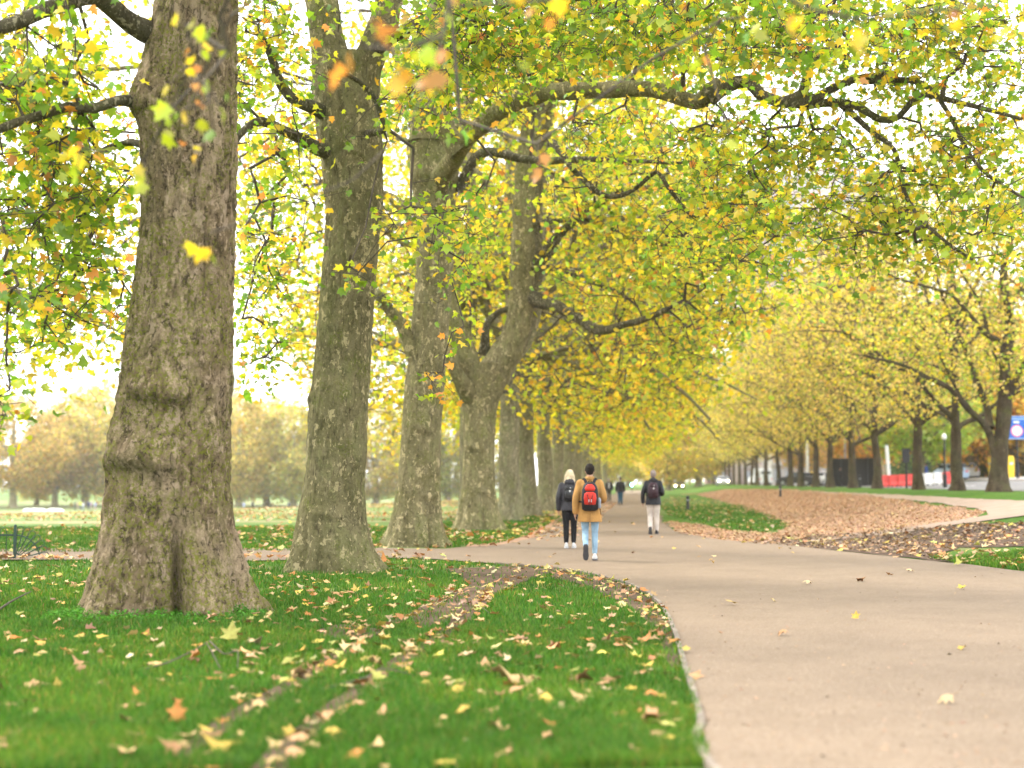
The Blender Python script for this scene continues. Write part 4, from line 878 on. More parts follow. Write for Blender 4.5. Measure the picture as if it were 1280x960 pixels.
    # coat or jacket with sleeves
    ct = MB(); hem = P.get('hem', .75); fl = P.get('flare', 1.1)
    zs_ = np.linspace(hem, 1.10, 5)
    ct.loft([ring((0, lean * .3, z), np.interp(z, [hem, 1.1], [.205 * fl, .185]), np.interp(z, [hem, 1.1], [.155 * fl, .135])) for z in zs_] + [ring((0, lean, 1.26), .202, .148), ring((0, lean, 1.36), .208, .138), ring((0, lean, 1.42), .185, .112), ring((0, lean - .005, 1.465), .10, .085), ring((0, lean - .01, 1.50), .074, .074)])
    for arm, sx in ((la, -1), (ra, 1)):
        e, w = np.array(arm[0]), np.array(arm[1]); capsule(ct, [(sx * .172, lean, 1.395), tuple(e), tuple(e + (w - e) * .98)], [.082, .072, .066, .060, .055], 14)
    cto = solid(ct, P.get('coat_name', 'coat'), P['coat'], root, vox, 4)
    if P.get('collar'):
        c = MB(); c.loft([ring((0, lean - .01, 1.455), .092, .088, pw=2), ring((0, lean - .012, 1.49), .086, .086, pw=2), ring((0, lean - .02, 1.525), .078, .082, pw=2)]); c.build('collar', P['coat'], cto, True)
        v = MB(); v.box((0, lean * .3 - .162 * fl, hem + .13), (.006, .012, .25)); v.build('back_vent_shade', M['sole'] if 0 else cloth('vent_shadow', (.22, .12, .04)), cto)  # strip of darkened coat colour stands in for the shade in the vent slit
    if P.get('hood'):
        c = MB(); c.ball((0, lean - .085, 1.47), (.115, .07, .085), 16, 10); c.loft([ring((0, lean - .02, 1.43), .125, .10, pw=2), ring((0, lean - .03, 1.48), .115, .105, pw=2), ring((0, lean - .035, 1.53), .09, .09, pw=2)])
        solid(c, 'hood', P['coat'], cto, vox, 6)
    if P.get('shirt'):
        c = MB(); c.loft([ring((0, lean + .10, 1.0), .05, .055), ring((0, lean + .11, 1.2), .055, .05), ring((0, lean + .105, 1.4), .05, .04)]); c.build('shirt', P['shirt'], root, True)
    # hair
    hr = MB(); hk = P['hair_kind']
    if hk == 'short':
        hr.ball(hc + [0, -.016, .03], (.083, .10, .098), 18, 12); hr.ball(hc + [0, -.05, -.01], (.074, .062, .075), 16, 10); hr.ball(hc + [0, .03, .08], (.068, .07, .05), 14, 8)
        if vox < .02:
            q = np.random.default_rng(5)
            for i in range(60): d = unit(q.normal(size=3) + [0, -.4, .7]); hr.ball(hc + [0, -.016, .03] + d * [.078, .092, .092], .017, 7, 5)
    else:
        hr.ball(hc + [0, -.012, .03], (.088, .108, .10), 18, 12)
        q = np.random.default_rng(6)
        for i in range(64 if vox < .02 else 14):
            a = q.uniform(-2.9, -.25); rr_ = q.uniform(.8, 1.05); e = hc + [math.cos(a) * .125 * rr_, math.sin(a) * .13 * rr_ - .005, q.uniform(-.25, -.15)]
            capsule(hr, [hc + [math.cos(a) * .05, math.sin(a) * .06, .09], hc + [math.cos(a) * .09, math.sin(a) * .105, .0], e + [q.normal() * .012, q.normal() * .012, 0]], [.02, .024, .022, .013], 7)
    solid(hr, 'hair', P['hair'], root, vox * .85, 1)
    return root
def walk(ph=1, back=.30, lift=.22):
    """left leg swung back with its sole showing (ph=1) or right leg (ph=-1), the other planted"""
    bk = lambda sx: ((sx * .085, .05, .50), (sx * .08, -back, lift + .03), (sx * .08, -back + .02, lift - .17), (0, .30, -.95))
    st = lambda sx: ((sx * .09, .03, .50), (sx * .085, .0, .085), (sx * .09, .2, .03), None)
    return dict(lleg=bk(-1), rleg=st(1)) if ph == 1 else dict(lleg=st(-1), rleg=bk(1))
def hang(sx, sw=0., out=.0): return ((sx * (.225 + out), -.02 + sw * .35, 1.13), (sx * (.235 + out), .05 + sw, .87))
def bent(sx): return ((sx * .25, -.05, 1.13), (sx * .19, .17, 1.08))
hair_dark = cloth('dark_hair', (.022, .016, .013)); hair_blond = cloth('blond_hair', (.72, .58, .38), var=.35); hair_grey = cloth('grey_hair', (.30, .24, .21)); hair_brown = cloth('brown_hair', (.12, .07, .045)); hair_white = cloth('white_hair', (.6, .55, .5))
white_shoe = cloth('white_trainer', (.68, .68, .68)); black_shoe = cloth('black_shoe', (.03, .03, .032))
def depth_of(py): return CAMH * FPX / (py - HOR)
def spot_on(px, Y): p = gY(px, Y); return (p[0], p[1], p[2] + .026)
AVR = -math.atan(SL)
man = person(spot_on(737, 26.2), AVR + .05, 'person in a tan coat and light blue jeans walking away with a red rucksack',
    dict(walk(1, .24, .20), larm=hang(-1, -.06, .03), rarm=bent(1), h=1.76, coat=cloth('tan_wool', (.50, .27, .085)), hem=.70, flare=1.1, collar=1, trousers=cloth('light_denim', (.30, .45, .58), var=.22), tw=.86, tl=.86, shoes=white_shoe, hair=hair_dark, hair_kind='short', hx=.0), .010)
wom = person(spot_on(712, 31.0), AVR, 'person with long blonde hair in dark jacket and black trousers beside the tan coat',
    dict(lleg=((-.085, .04, .5), (-.08, -.02, .085), (-.085, .18, .03), None), rleg=((.085, .06, .5), (.08, .06, .085), (.085, .26, .03), None), larm=hang(-1, -.02, .02), rarm=bent(1), h=1.70, coat=cloth('charcoal_jacket', (.045, .043, .05), rough=.45), coat_name='jacket', hem=.84, flare=1.0, hood=1, trousers=cloth('black_trousers', (.012, .012, .014)), tw=1.0, tl=.84, shoes=white_shoe, sole=white_shoe, hair=hair_blond, hair_kind='long'), .011)
old = person(spot_on(816, 39.5), AVR - .03, 'person with grey hair, dark hooded jacket and cream trousers on the right side',
    dict(walk(1, .16, .10), larm=hang(-1, .0, .05), rarm=bent(1), h=1.76, coat=cloth('black_jacket', (.022, .022, .027), rough=.55), coat_name='jacket', hem=.80, flare=1.08, hood=1, trousers=cloth('cream_trousers', (.62, .54, .47)), tw=1.1, tl=.97, shoes=black_shoe, hair=hair_grey, hair_kind='short'), .012)
p4 = person(spot_on(775, 90), AVR, 'person in a black jacket and blue jeans walking far ahead on the path',
    dict(lleg=((-.085, .04, .5), (-.08, -.05, .085), (-.085, .15, .03), None), rleg=((.085, .06, .5), (.08, .08, .085), (.085, .28, .03), None), larm=hang(-1, .05, .03), rarm=hang(1, .0, .03), h=1.76, coat=cloth('black_jacket', (.022, .022, .027)), coat_name='jacket', hem=.80, flare=1.05, trousers=cloth('dark_denim', (.05, .12, .19)), tw=1.1, shoes=black_shoe, hair=hair_brown, hair_kind='short'), .02)
p5 = person(spot_on(761, 108), AVR + math.pi, 'person with white hair and open dark jacket over white shirt, walking nearer far off',
    dict(walk(-1, .12, .10), larm=hang(-1, .0, .05), rarm=hang(1, .04, .05), h=1.72, coat=cloth('grey_black_jacket', (.05, .05, .055)), coat_name='jacket', hem=.82, shirt=cloth('white_shirt', (.72, .7, .68)), trousers=cloth('dark_trousers', (.06, .045, .04)), shoes=black_shoe, hair=hair_white, hair_kind='short'), .022)
# far figures: on the meadow and beyond the road
FP = [(95.5, 268, (.05, .05, .08), (.05, .06, .12), 'dark coat at the left end of the far crowd'), (99, 270, (.55, .36, .3), (.5, .38, .33), 'pinkish top in the far crowd'), (102.5, 266, (.62, .72, .12), (.10, .12, .16), 'lime yellow top in the far crowd'), (106, 262, (.60, .60, .62), (.30, .36, .45), 'pale grey top in the far crowd'), (112.5, 270, (.05, .06, .12), (.07, .08, .12), 'navy coat in the far crowd'), (116, 268, (.42, .30, .42), (.5, .4, .4), 'mauve top in the far crowd'), (121, 264, (.40, .42, .62), (.6, .45, .45), 'lavender blue top in the far crowd'), (131, 270, (.70, .24, .16), (.3, .2, .2), 'orange-red top at the right end of the far crowd'),
      (289, 262, (.68, .45, .38), (.4, .3, .3), 'pink top right of the thickest trunk, far off'), (306, 266, (.42, .46, .62), (.5, .55, .62), 'pale blue clothing right of the thickest trunk, far off'), (317, 270, (.04, .04, .05), (.05, .05, .06), 'black clothing between first and second trunks, far off'), (362, 272, (.1, .1, .14), (.08, .08, .1), 'dark clothing far off beside the second trunk'), (465, 262, (.05, .05, .09), (.06, .06, .1), 'black clothing just right of the second trunk, far off'), (472, 265, (.10, .14, .30), (.06, .06, .1), 'blue top right of the second trunk, far off'), (484, 262, (.75, .16, .12), (.5, .1, .1), 'bright red top between second and third trunks, far off'), (491.5, 264, (.42, .46, .62), (.3, .3, .4), 'pale lilac top between second and third trunks, far off'), (551, 262, (.05, .07, .16), (.06, .06, .09), 'navy coat between third and forked trunks, far off'), (561, 264, (.06, .06, .07), (.05, .05, .06), 'black coat beside the forked trunk, far off')]
rr = np.random.default_rng(21)
for i, (px, Y, c1, c2, nm) in enumerate(FP):
    person(tuple(gY(px, Y)), rr.uniform(0, 6.28), 'tiny person on the far meadow, ' + nm, dict(lleg=((-.085, .05, .5), (-.08, -.08, .085), (-.085, .12, .03), None), rleg=((.085, .06, .5), (.08, .08, .085), (.085, .28, .03), None), larm=hang(-1, .05, .03), rarm=hang(1, .0, .03), h=rr.uniform(1.6, 1.82), coat=cloth('far_top_%d' % i, c1), coat_name='jacket', hem=.84, trousers=cloth('far_trousers_%d' % i, c2), shoes=black_shoe, hair=[hair_dark, hair_brown, hair_blond][i % 3], hair_kind='short'), .04, 'people on the far meadow')
for px, Y, c1, c2, nm in [(1157, 116, (.05, .09, .32), (.05, .05, .07), 'person in a blue jacket behind the white barriers'), (1201, 119, (.03, .02, .03), (.05, .05, .06), 'person in black by the white car, partly behind the straight tree'), (1049, 128, (.03, .03, .035), (.04, .04, .05), 'person in black standing by the dark hoarding')]:
    person(tuple(gY(px, Y)), rr.uniform(0, 6.28), nm, dict(lleg=((-.085, .05, .5), (-.08, -.03, .085), (-.085, .17, .03), None), rleg=((.085, .06, .5), (.08, .03, .085), (.085, .23, .03), None), larm=hang(-1, .05, .03), rarm=bent(1), h=1.75, coat=cloth('road_top_%d' % px, c1), coat_name='jacket', hem=.82, trousers=cloth('road_trousers_%d' % px, c2), shoes=black_shoe, hair=hair_dark, hair_kind='short'), .03)

# rucksacks: worn, but things of their own
def rucksack(person_o, y0, label, main, panel, w=.29, h=.47, logo=False):
    s = person_o.scale[0]; ro = empty('rucksack', person_o.location, person_o.rotation_euler.z); ro.scale = (s, s, s); tag(ro, label, 'rucksack')
    zb, yb = 1.42 - h, y0
    mb = MB(); prof = [(0, .62, .5), (.06, .95, .85), (.4, 1.0, 1.0), (.75, .92, .85), (.92, .7, .6), (1.0, .38, .35)]
    mb.loft([ring((0, yb - .09 * d, zb + h * u), w / 2 * ww, .10 * d, 20, pw=3) for u, ww, d in prof]); body = mb.build('bag_body', main, ro, True)
    pn = MB(); pn.loft([ring((0, yb - .172 * d, zb + h * u), w / 2 * ww, .03 * d, 18, pw=2.6) for u, ww, d in [(.17, .42, .7), (.24, .66, .95), (.45, .74, 1.0), (.6, .66, 1.0), (.66, .4, .9)]]); pn.build('front_pocket', panel, ro, True)
    if not logo:
        up = MB(); up.loft([ring((0, yb - .145 * d, zb + h * u), w / 2 * ww, .03, 18, pw=2.6) for u, ww, d in [(.70, .55, 1.0), (.78, .62, .98), (.88, .46, .85), (.93, .22, .75)]]); up.build('top_pocket', panel, ro, True)
        dk = cloth('black_webbing', (.02, .02, .024))
        for sx in (-1, 1):
            c = MB(); c.tube([(sx * .055, yb - .193, zb + h * .60), (sx * .035, yb - .205, zb + h * .45), (sx * .015, yb - .205, zb + h * .32), (sx * .02, yb - .195, zb + h * .2)], .007, 6); c.build('pocket_cord', dk, ro, True)
            k = MB(); k.box((sx * .022, yb - .212, zb + h * .36), (.012, .006, .05)); k.build('zip_pull', cloth('grey_tab', (.6, .6, .62)), ro)
        bt = MB(); bt.tube([(.165, yb - .06, zb + .05), (.168, yb - .06, zb + .2), (.168, yb - .06, zb + .24)], [.033, .033, .016], 10); bt.build('side_bottle', cloth('bottle_grey', (.35, .37, .42), rough=.3), ro, True)
        sb = MB(); sb.tube([(.17, yb - .02, zb + .10), (.19, yb - .03, zb - .02), (.20, yb - .03, zb - .07)], .008, 6); sb.build('loose_strap', dk, ro, True)
    else:
        lg = MB(); lg.tube([(.02, yb - .195, zb + h * .62), (.02, yb - .203, zb + h * .62)], .022, 12); lg.box((.03, yb - .18, zb + h * .80), (.03, .012, .012), .3); lg.build('round_badge', cloth('white_badge', (.75, .75, .75)), ro)
        pk = MB(); pk.loft([ring((0, yb - .145, zb + h * u), w / 2 * .6, .03, 14) for u in (.72, .8, .88)]); pk.build('top_pocket', panel, ro, True)
    lean = .02
    for sx in (-1, 1):
        st = MB(); P = spline([(sx * .045, yb - .06, 1.375), (sx * .085, lean - .105, 1.455), (sx * .105, lean + .0, 1.495), (sx * .115, lean + .10, 1.42), (sx * .13, lean + .16, 1.28), (sx * .17, lean + .11, 1.12), (sx * .175, yb + .01, 1.05)], .03)
        T, N, B = frames(P); st.loft([[tuple(p + q) for q in (np.array([-.026, 0, 0]), np.array([.026, 0, 0]), np.array([.026, 0, 0]) + n_, np.array([-.026, 0, 0]) + n_)] for p, n_ in zip(P, [unit(np.cross(t_, [1, 0, 0])) * .016 for t_ in T])])
        st.build('shoulder_strap', cloth('black_webbing', (.02, .02, .024)), ro)
    hd = MB(); hd.tube([(-.03, yb - .05, 1.40), (-.025, yb - .06, 1.44), (.025, yb - .06, 1.44), (.03, yb - .05, 1.40)], .009, 8); hd.build('grab_handle', cloth('black_webbing', (.02, .02, .024)), ro, True)
    return ro
rucksack(man, -.125, 'black and red rucksack on the back of the tan coat', cloth('black_nylon', (.018, .018, .022), rough=.6), cloth('red_nylon', (.66, .045, .03), rough=.55), .31, .52)
rucksack(old, -.125, 'dark maroon rucksack with a small white badge on the hooded jacket', cloth('maroon_nylon', (.045, .022, .03), rough=.6), cloth('maroon_nylon_b', (.055, .028, .036), rough=.6), .29, .44, True)
rucksack(wom, -.125, 'small black rucksack on the dark jacket under blonde hair', cloth('black_nylon', (.018, .018, .022), rough=.6), cloth('shiny_black', (.05, .05, .055), rough=.3), .25, .38, True)

# ------------------------------------------------------------------ hoop fence at the left
M['iron'] = m_plain('green_black_iron', (.02, .045, .032), .5, 0, .3)
p = gY(22, 27.2); fr = empty('hoop_fence', p, 0.06); tag(fr, 'low dark green hoop-top iron fence with a fan-shaped end piece by the left edge', 'fence')
mb = MB(); mb.box((0, 0, .30), (.05, .05, .66)); mb.ball((0, 0, .635), .03); mb.build('post', M['iron'], fr)
for k in range(9):
    x = -.16 - k * .27; mb = MB(); a = np.linspace(0, math.pi, 10)
    mb.tube([(x - .13, 0, -.05), (x - .13, 0, .5)] + [(x - .065 - .065 * math.cos(q), 0, .5 + .1 * math.sin(q)) for q in a[1:-1]] + [(x, 0, .5), (x, 0, -.05)], .008, 6); mb.build('hoop', M['iron'], fr, True)
mb = MB(); mb.box((-1.3, 0, .46), (2.6, .012, .035)); mb.build('rail', M['iron'], fr)
mb = MB(); mb.box((-1.3, 0, .05), (2.6, .012, .035)); mb.build('rail', M['iron'], fr)
mb = MB(); mb.tube([(.47 * math.sin(q), 0, .46 * math.cos(q)) for q in np.linspace(0, math.pi / 2 + .1, 18)], .012, 6); mb.build('fan_arc', M['iron'], fr, True)
mb = MB(); mb.tube([(.12 * math.sin(q), 0, .12 * math.cos(q)) for q in np.linspace(0, math.pi / 2, 8)], .012, 6); mb.build('fan_arc', M['iron'], fr, True)
for k in range(7):
    a0, a1 = .08 + k * .21, .08 + (k + 1) * .21 - .03; R0 = .53; mid = (a0 + a1) / 2
    pts = [(.10 * math.sin(a0), .10 * math.cos(a0)), (R0 * math.sin(a0), R0 * math.cos(a0)), (.63 * math.sin(mid - .06), .63 * math.cos(mid - .06)), (.63 * math.sin(mid + .06), .63 * math.cos(mid + .06)), (R0 * math.sin(a1), R0 * math.cos(a1)), (.10 * math.sin(a1), .10 * math.cos(a1))]
    mb = MB(); mb.tube(spline([(x, 0, z) for x, z in pts], .03), .007, 6); mb.build('fan_loop', M['iron'], fr, True)

# ------------------------------------------------------------------ roadside things at the right
M['black'] = m_plain('black_paint', (.015, .015, .017), .45); M['white'] = m_plain('white_paint', (.74, .74, .73), .5, 0, .06); M['red'] = m_plain('red_plastic', (.68, .07, .06), .45, 0, .08); M['yellow'] = m_plain('yellow_plastic', (.75, .50, .03), .5, 0, .08)
M['blue'] = m_plain('sign_blue', (.012, .10, .42), .45, 0, .08); M['ltblue'] = m_plain('sign_pale_blue', (.28, .42, .66), .5, 0, .08); M['pink'] = m_plain('sign_pink_red', (.72, .16, .22), .5, 0, .06)
M['glass'] = m_plain('dark_glass', (.03, .04, .05), .12, 0, .2, spec=.6); M['rubber'] = m_plain('rubber', (.02, .02, .02), .9); M['steel'] = m_plain('grey_steel', (.30, .31, .33), .5)
Y = 104.; p = gY(1271, Y); zt, zb = p[2] + (A(0, 520, Y)[2] - p[2]) / 1.46, p[2] + (A(0, 549, Y)[2] - p[2]) / 1.46
sg = empty('road_sign', p); sg.scale = (1.46, 1.46, 1.46); tag(sg, 'blue road sign with a white symbol above a red-ringed white disc, on a black post', 'sign')
mb = MB(); mb.tube([(0, 0, -.1), (0, 0, .75)], .075, 12); mb.tube([(0, 0, .75), (0, 0, zt - p[2] - .15)], .04, 12); mb.build('post', M['black'], sg)
zc = (zt + zb) / 2 - p[2]; hh = zt - zb
mb = MB(); mb.box((-.02, -.06, zc), (.94, .03, hh)); pa = mb.build('panel', M['ltblue'], sg, bevel=.01)
mb = MB(); mb.box((-.02, -.078, zc - .06), (.86, .008, hh - .24)); mb.build('blue_field', M['blue'], pa)
mb = MB(); mb.box((-.02, -.078, zc + hh / 2 - .075), (.86, .008, .075)); mb.build('top_band', M['blue'], pa)
cir = lambda rad, y: [(rad * math.cos(a) - .02, y, zc - .17 + rad * math.sin(a)) for a in np.linspace(0, 2 * math.pi, 28, endpoint=False)]
mb = MB(); mb.loft([cir(.30, -.080), cir(.30, -.088)]); mb.build('ring', M['pink'], pa)
mb = MB(); mb.loft([cir(.235, -.0885), cir(.235, -.094)]); mb.build('disc', M['white'], pa)
mb = MB(); mb.box((-.09, -.086, zc + .27), (.20, .008, .075)); mb.loft([[(.01, -.082, zc + .20), (.01, -.09, zc + .20), (.01, -.09, zc + .34), (.01, -.082, zc + .34)], [(.13, -.082, zc + .268), (.13, -.09, zc + .268), (.13, -.09, zc + .272), (.13, -.082, zc + .272)]]); mb.build('arrow', M['white'], pa)

def barrier(name, px, Y, m, label, n=0, group='red and white road barriers'):
    p = gY(px, Y); o = empty(name, p, AVR * 0 - .12); tag(o, label, 'barrier', group)
    mb = MB(); pr = [(-.26, 0), (.26, 0), (.24, .22), (.11, .42), (.09, .95), (-.09, .95), (-.11, .42), (-.24, .22)]
    mb.loft([[(-.33, y, z) for y, z in pr], [(.33, y, z) for y, z in pr]]); mb.build('barrier_body', m, o, bevel=.02)
    for sx in (-1, 1): q = MB(); q.box((sx * .2, 0, .05), (.16, .535, .10)); q.build('fork_slot', M['rubber'], o)
    for sx in (-1, 1): q = MB(); q.tube([(sx * .335, 0, .1), (sx * .335, 0, .85)], .035, 8); q.build('joint_pin', m, o)
labs = ['leftmost red barrier by the white post', 'second red barrier of the line', 'third red barrier of the line', 'last red barrier before the white ones', 'first white barrier after the red ones', 'second white barrier of the line', 'third white barrier of the line', 'single red barrier at the end of the white ones']
for i, lb in enumerate(labs):
    px = 1105 + i * 11.2; barrier('road_barrier', px, 112 - i * .3, M['red'] if i in (0, 1, 2, 3, 7) else M['white'], lb + ' beyond the road')
p = gY(1110, 114); o = empty('marker_post', p); tag(o, 'tall white post with a red foot leaning slightly behind the red barriers', 'post')
mb = MB(); mb.tube([(0, 0, .9), (-.14, 0, 3.3)], .14, 10); mb.build('post', M['white'], o); mb = MB(); mb.tube([(.06, 0, 0), (0, 0, .9)], .15, 10); mb.build('foot', M['red'], o); mb = MB(); mb.tube([(-.14, 0, 3.3), (-.145, 0, 3.38)], .12, 10); mb.build('cap', M['steel'], o)
def pole_head(px, Y, zt_, label):
    p = gY(px, Y); o = empty('traffic_light', p); tag(o, label, 'traffic light')
    mb = MB(); mb.tube([(0, 0, -.1), (0, 0, zt_ - .9)], .06, 10); mb.build('pole', M['black'], o)
    mb = MB(); mb.box((0, 0, zt_ - .45), (.50, .12, .95)); mb.build('backing_board', M['black'], o, bevel=.02)
    for k in range(3): q = MB(); q.tube([(0, .06, zt_ - .18 - k * .28), (0, .16, zt_ - .18 - k * .28)], .1, 12); q.build('lens_hood', M['black'], o)
pole_head(1132, 93, 2.6, 'black traffic light seen from behind above the red barriers')
for px, Y, zt_, lb in [(1180, 95, 3.2, 'slim dark lamp post left of the straight tree by the blue and white car'), (1056, 140, 6.0, 'grey lamp post before the dark hoarding'), (1009, 150, 4.5, 'white lamp post behind the right-hand row by the yellow bin')]:
    p = gY(px, Y); o = empty('lamp_post', p); tag(o, lb, 'lamp post'); m = M['white'] if 'white lamp' in lb else (M['steel'] if 'grey' in lb else M['black'])
    mb = MB(); mb.tube([(0, 0, -.1), (0, 0, .9)], .14, 10); mb.tube([(0, 0, .9), (0, 0, zt_)], .07 if m is not M['white'] else .16, 10); mb.build('pole', m, o)
    mb = MB(); mb.ball((0, 0, zt_ + .18), (.16, .16, .22)); mb.build('lantern', M['white'], o, True)
def bin_(px, Y, label, h=.95, m='yellow'):
    p = gY(px, Y); o = empty('litter_bin', p); tag(o, label, 'bin')
    mb = MB(); mb.loft([ring((0, 0, 0), .25, .2, pw=4), ring((0, 0, h * .8), .28, .22, pw=4), ring((0, 0, h), .24, .19, pw=4)]); mb.build('bin_body', M[m], o)
    mb = MB(); mb.loft([ring((0, 0, h), .26, .21, pw=4), ring((0, 0, h + .08), .2, .15, pw=4)]); mb.build('lid', M[m], o)
    mb = MB(); mb.box((0, -.225, h * .72), (.24, .02, .16)); mb.build('label_plate', M['ltblue'], o)
bin_(1262, 109, 'yellow bin with a pale blue plate beside the forked street tree', 1.7)
bin_(1015.5, 152, 'small yellow bin far along the road by the white lamp post', 1.5)
for px, Y, m, h, lb in [(1235.5, 122, 'yellow', 1.9, 'yellow bollard left of the forked street tree'), (1239.5, 120, 'black', 1.8, 'black bollard touching the yellow one by the forked street tree'), (859, 76, 'black', .75, 'short dark post standing on the green wedge of lawn'), (974.5, 96, 'black', .75, 'short dark post at the far edge of the leaf bed'), (1032, 112, 'black', 1.0, 'black bollard between slender trunks of the right-hand row'), (1074, 108, 'black', 1.0, 'black bollard right of the dark hoarding')]:
    p = gY(px, Y); o = empty('bollard', p); tag(o, lb, 'bollard')
    mb = MB(); mb.loft([ring((0, 0, z), w, w, 12, pw=2) for z, w in ((-.1, .11), (.1, .11), (.14, .085), (h * .8, .075), (h * .86, .1), (h * .95, .09), (h, .04))]); mb.build('shaft', M[m], o, True)
    mb = MB(); mb.loft([ring((0, 0, z), w, w, 12, pw=2) for z, w in ((h * .64, .083), (h * .72, .083))]); mb.build('band', M['steel'], o, True)

# hedges, hoarding, walls and buildings behind the road
def hedge(px0, px1, Y, ztop, depth, cols_, label, seed, name='hedge', n=9000):
    a, b_ = gY(px0, Y), gY(px1, Y); c = (a + b_) / 2; o = empty(name, c); tag(o, label, 'hedge'); rr_ = np.random.default_rng(seed); w = (b_[0] - a[0]) / 2
    u = rr_.uniform(-1, 1, (n, 3)); sgn = rr_.integers(0, 4, n); x = u[:, 0] * w; y = u[:, 1] * depth; z = (u[:, 2] * .5 + .5) * ztop
    top = sgn == 0; fr_ = (sgn == 1) | (sgn == 2); sd_ = sgn == 3
    z[top] = ztop * (1 + .06 * rr_.normal(size=top.sum())); y[fr_] = -depth * (1 + .08 * rr_.normal(size=fr_.sum())); x[sd_] = np.sign(u[sd_, 0]) * w * (1 + .05 * rr_.normal(size=sd_.sum()))
    rnd = np.clip((np.abs(x) / w) ** 4 * .25 + (np.abs(y) / depth) ** 4 * .1, 0, .5); z = z * (1 - rnd * (z / ztop) ** 2) * (1 + .06 * (fbm(np.stack([x, y, z], -1), 2, seed) - .5))
    pos = np.stack([x, y, z], -1); V, T, C = leaf_arrays(pos, rr_.normal(size=(n, 3)), rr_.normal(size=(n, 3)), rr_.uniform(.09, .2, n), pal(cols_, [1] * len(cols_), n, rr_), 'quad', rr_)
    link('foliage', mesh_np('foliage', V, T, [M['leaf']], cols=C), o)
    mb = MB()
    for k in range(7): xx = -w * .8 + w * 1.6 * k / 6; mb.tube([(xx, 0, -.1), (xx + .1, 0, ztop * .5), (xx - .1, .1, ztop * .85)], [.05, .04, .02], 6)
    mb.build('stems', M['twig'], o)
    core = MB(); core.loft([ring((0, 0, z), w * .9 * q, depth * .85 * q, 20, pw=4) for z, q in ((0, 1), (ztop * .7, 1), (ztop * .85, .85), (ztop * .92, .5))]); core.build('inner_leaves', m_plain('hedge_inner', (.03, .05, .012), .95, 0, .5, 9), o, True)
HG = [(.16, .22, .04), (.24, .26, .05), (.30, .28, .06), (.10, .15, .03)]
hedge(1207, 1238, 131, 3.9, 1.6, HG, 'clipped olive green hedge left of the forked street tree', 1)
hedge(1252, 1312, 124, 3.4, 1.6, [(.30, .25, .07), (.24, .22, .06), (.34, .24, .08)], 'clipped yellowish hedge behind the blue sign', 2)
hedge(1106, 1172, 172, 5.2, 3, [(.10, .18, .05), (.16, .24, .06), (.07, .13, .04)], 'loose green shrubs behind the red and white barriers', 3)
hedge(1172, 1206, 150, 5, 2.4, [(.26, .25, .06), (.2, .22, .06)], 'olive shrubs behind the straight street tree', 5)
hedge(1165, 1235, 156, 7.2, 2.5, [(.025, .05, .045), (.04, .07, .05), (.02, .04, .035)], 'dark evergreen bush behind the clipped hedges', 4, 'evergreen_bush')
p = gY(1067, 132); o = empty('hoarding', p, -.05); tag(o, 'black site hoarding beyond the road behind the slender trunks', 'hoarding')
for k in range(4): mb = MB(); mb.box((-1.8 + 1.22 * k, 0, 1.3), (1.2, .05, 2.6)); mb.build('panel', M['black'], o); mb = MB(); mb.box((-2.4 + 1.22 * k, .04, 1.3), (.08, .08, 2.55)); mb.build('batten', M['steel'], o)
# vehicles
def car(px, Y, rz, body, label, van=False, group='vehicles on the road', lamps=False):
    p = gY(px, Y); o = empty('parked_van' if van else 'car', p + np.array([0, 0, .02]), rz); tag(o, label, 'van' if van else 'car', group)
    W = .88 if not van else .98
    prof = [(-2.15, .28), (-2.2, .75), (-1.95, .98), (-1.5, 1.02), (-1.0, 1.42), (.25, 1.46), (1.0, 1.0), (1.9, .86), (2.15, .65), (2.15, .28)] if not van else [(-2.5, .35), (-2.5, 2.1), (-2.3, 2.22), (1.2, 2.2), (1.75, 1.35), (2.4, 1.15), (2.55, .8), (2.55, .35)]
    mb = MB(); mb.loft([[(x, -W * (.86 if z > 1.05 else 1), z) for x, z in prof], [(x, W * (.86 if z > 1.05 else 1), z) for x, z in prof]]); mb.build('body', body, o, bevel=.05)
    zw = (1.06, 1.38) if not van else (1.35, 1.95)
    for sy in (-1, 1):
        for x0, x1 in (((-1.25, -.42), (-.34, .52)) if not van else ((.35, 1.25),)):
            g_ = MB(); g_.box(((x0 + x1) / 2, sy * W * (.93 if not van else .985), sum(zw) / 2), (x1 - x0, .03 if van else .13, zw[1] - zw[0])); g_.build('window', M['glass'], o)
    g_ = MB(); xs = (.36, .86) if not van else (1.32, 1.66); g_.loft([[(xs[0] + .05, y, zw[1]) for y in (-W * .75, W * .75)] + [(xs[0] + .11, y, zw[1]) for y in (W * .75, -W * .75)], [(xs[1] + .05, y, zw[0]) for y in (-W * .8, W * .8)] + [(xs[1] + .12, y, zw[0]) for y in (W * .8, -W * .8)]]); g_.build('windscreen', M['glass'], o)
    g_ = MB(); g_.box((-1.3 if not van else -2.51, 0, sum(zw) / 2), (.34 if not van else .03, 1.3, .3)); g_.build('rear_window', M['glass'], o)
    for x in (-1.35, 1.35):
        for sy in (-1, 1):
            w_ = MB(); w_.tube([(x, sy * (W - .1), .33), (x, sy * (W + .03), .33)], .33, 20); wo_ = w_.build('wheel', M['rubber'], o)
            q = MB(); q.tube([(x, sy * (W + .03), .33), (x, sy * (W + .045), .33)], .2, 14); q.build('rim', M['steel'], wo_)
    xf = 2.13 if not van else 2.53
    for sy in (-1, 1):
        h_ = MB(); h_.ball((xf, sy * W * .72, .70), (.06, .15, .09), 10, 6); h_.build('headlight', M_HEAD if lamps else M['white'], o, True)
        h_ = MB(); h_.box((-2.19 if not van else -2.5, sy * W * .78, .82), (.06, .2, .14)); h_.build('tail_light', M['red'], o)
M_HEAD = m_emit('headlight_glow', (1, .82, .5), 14)
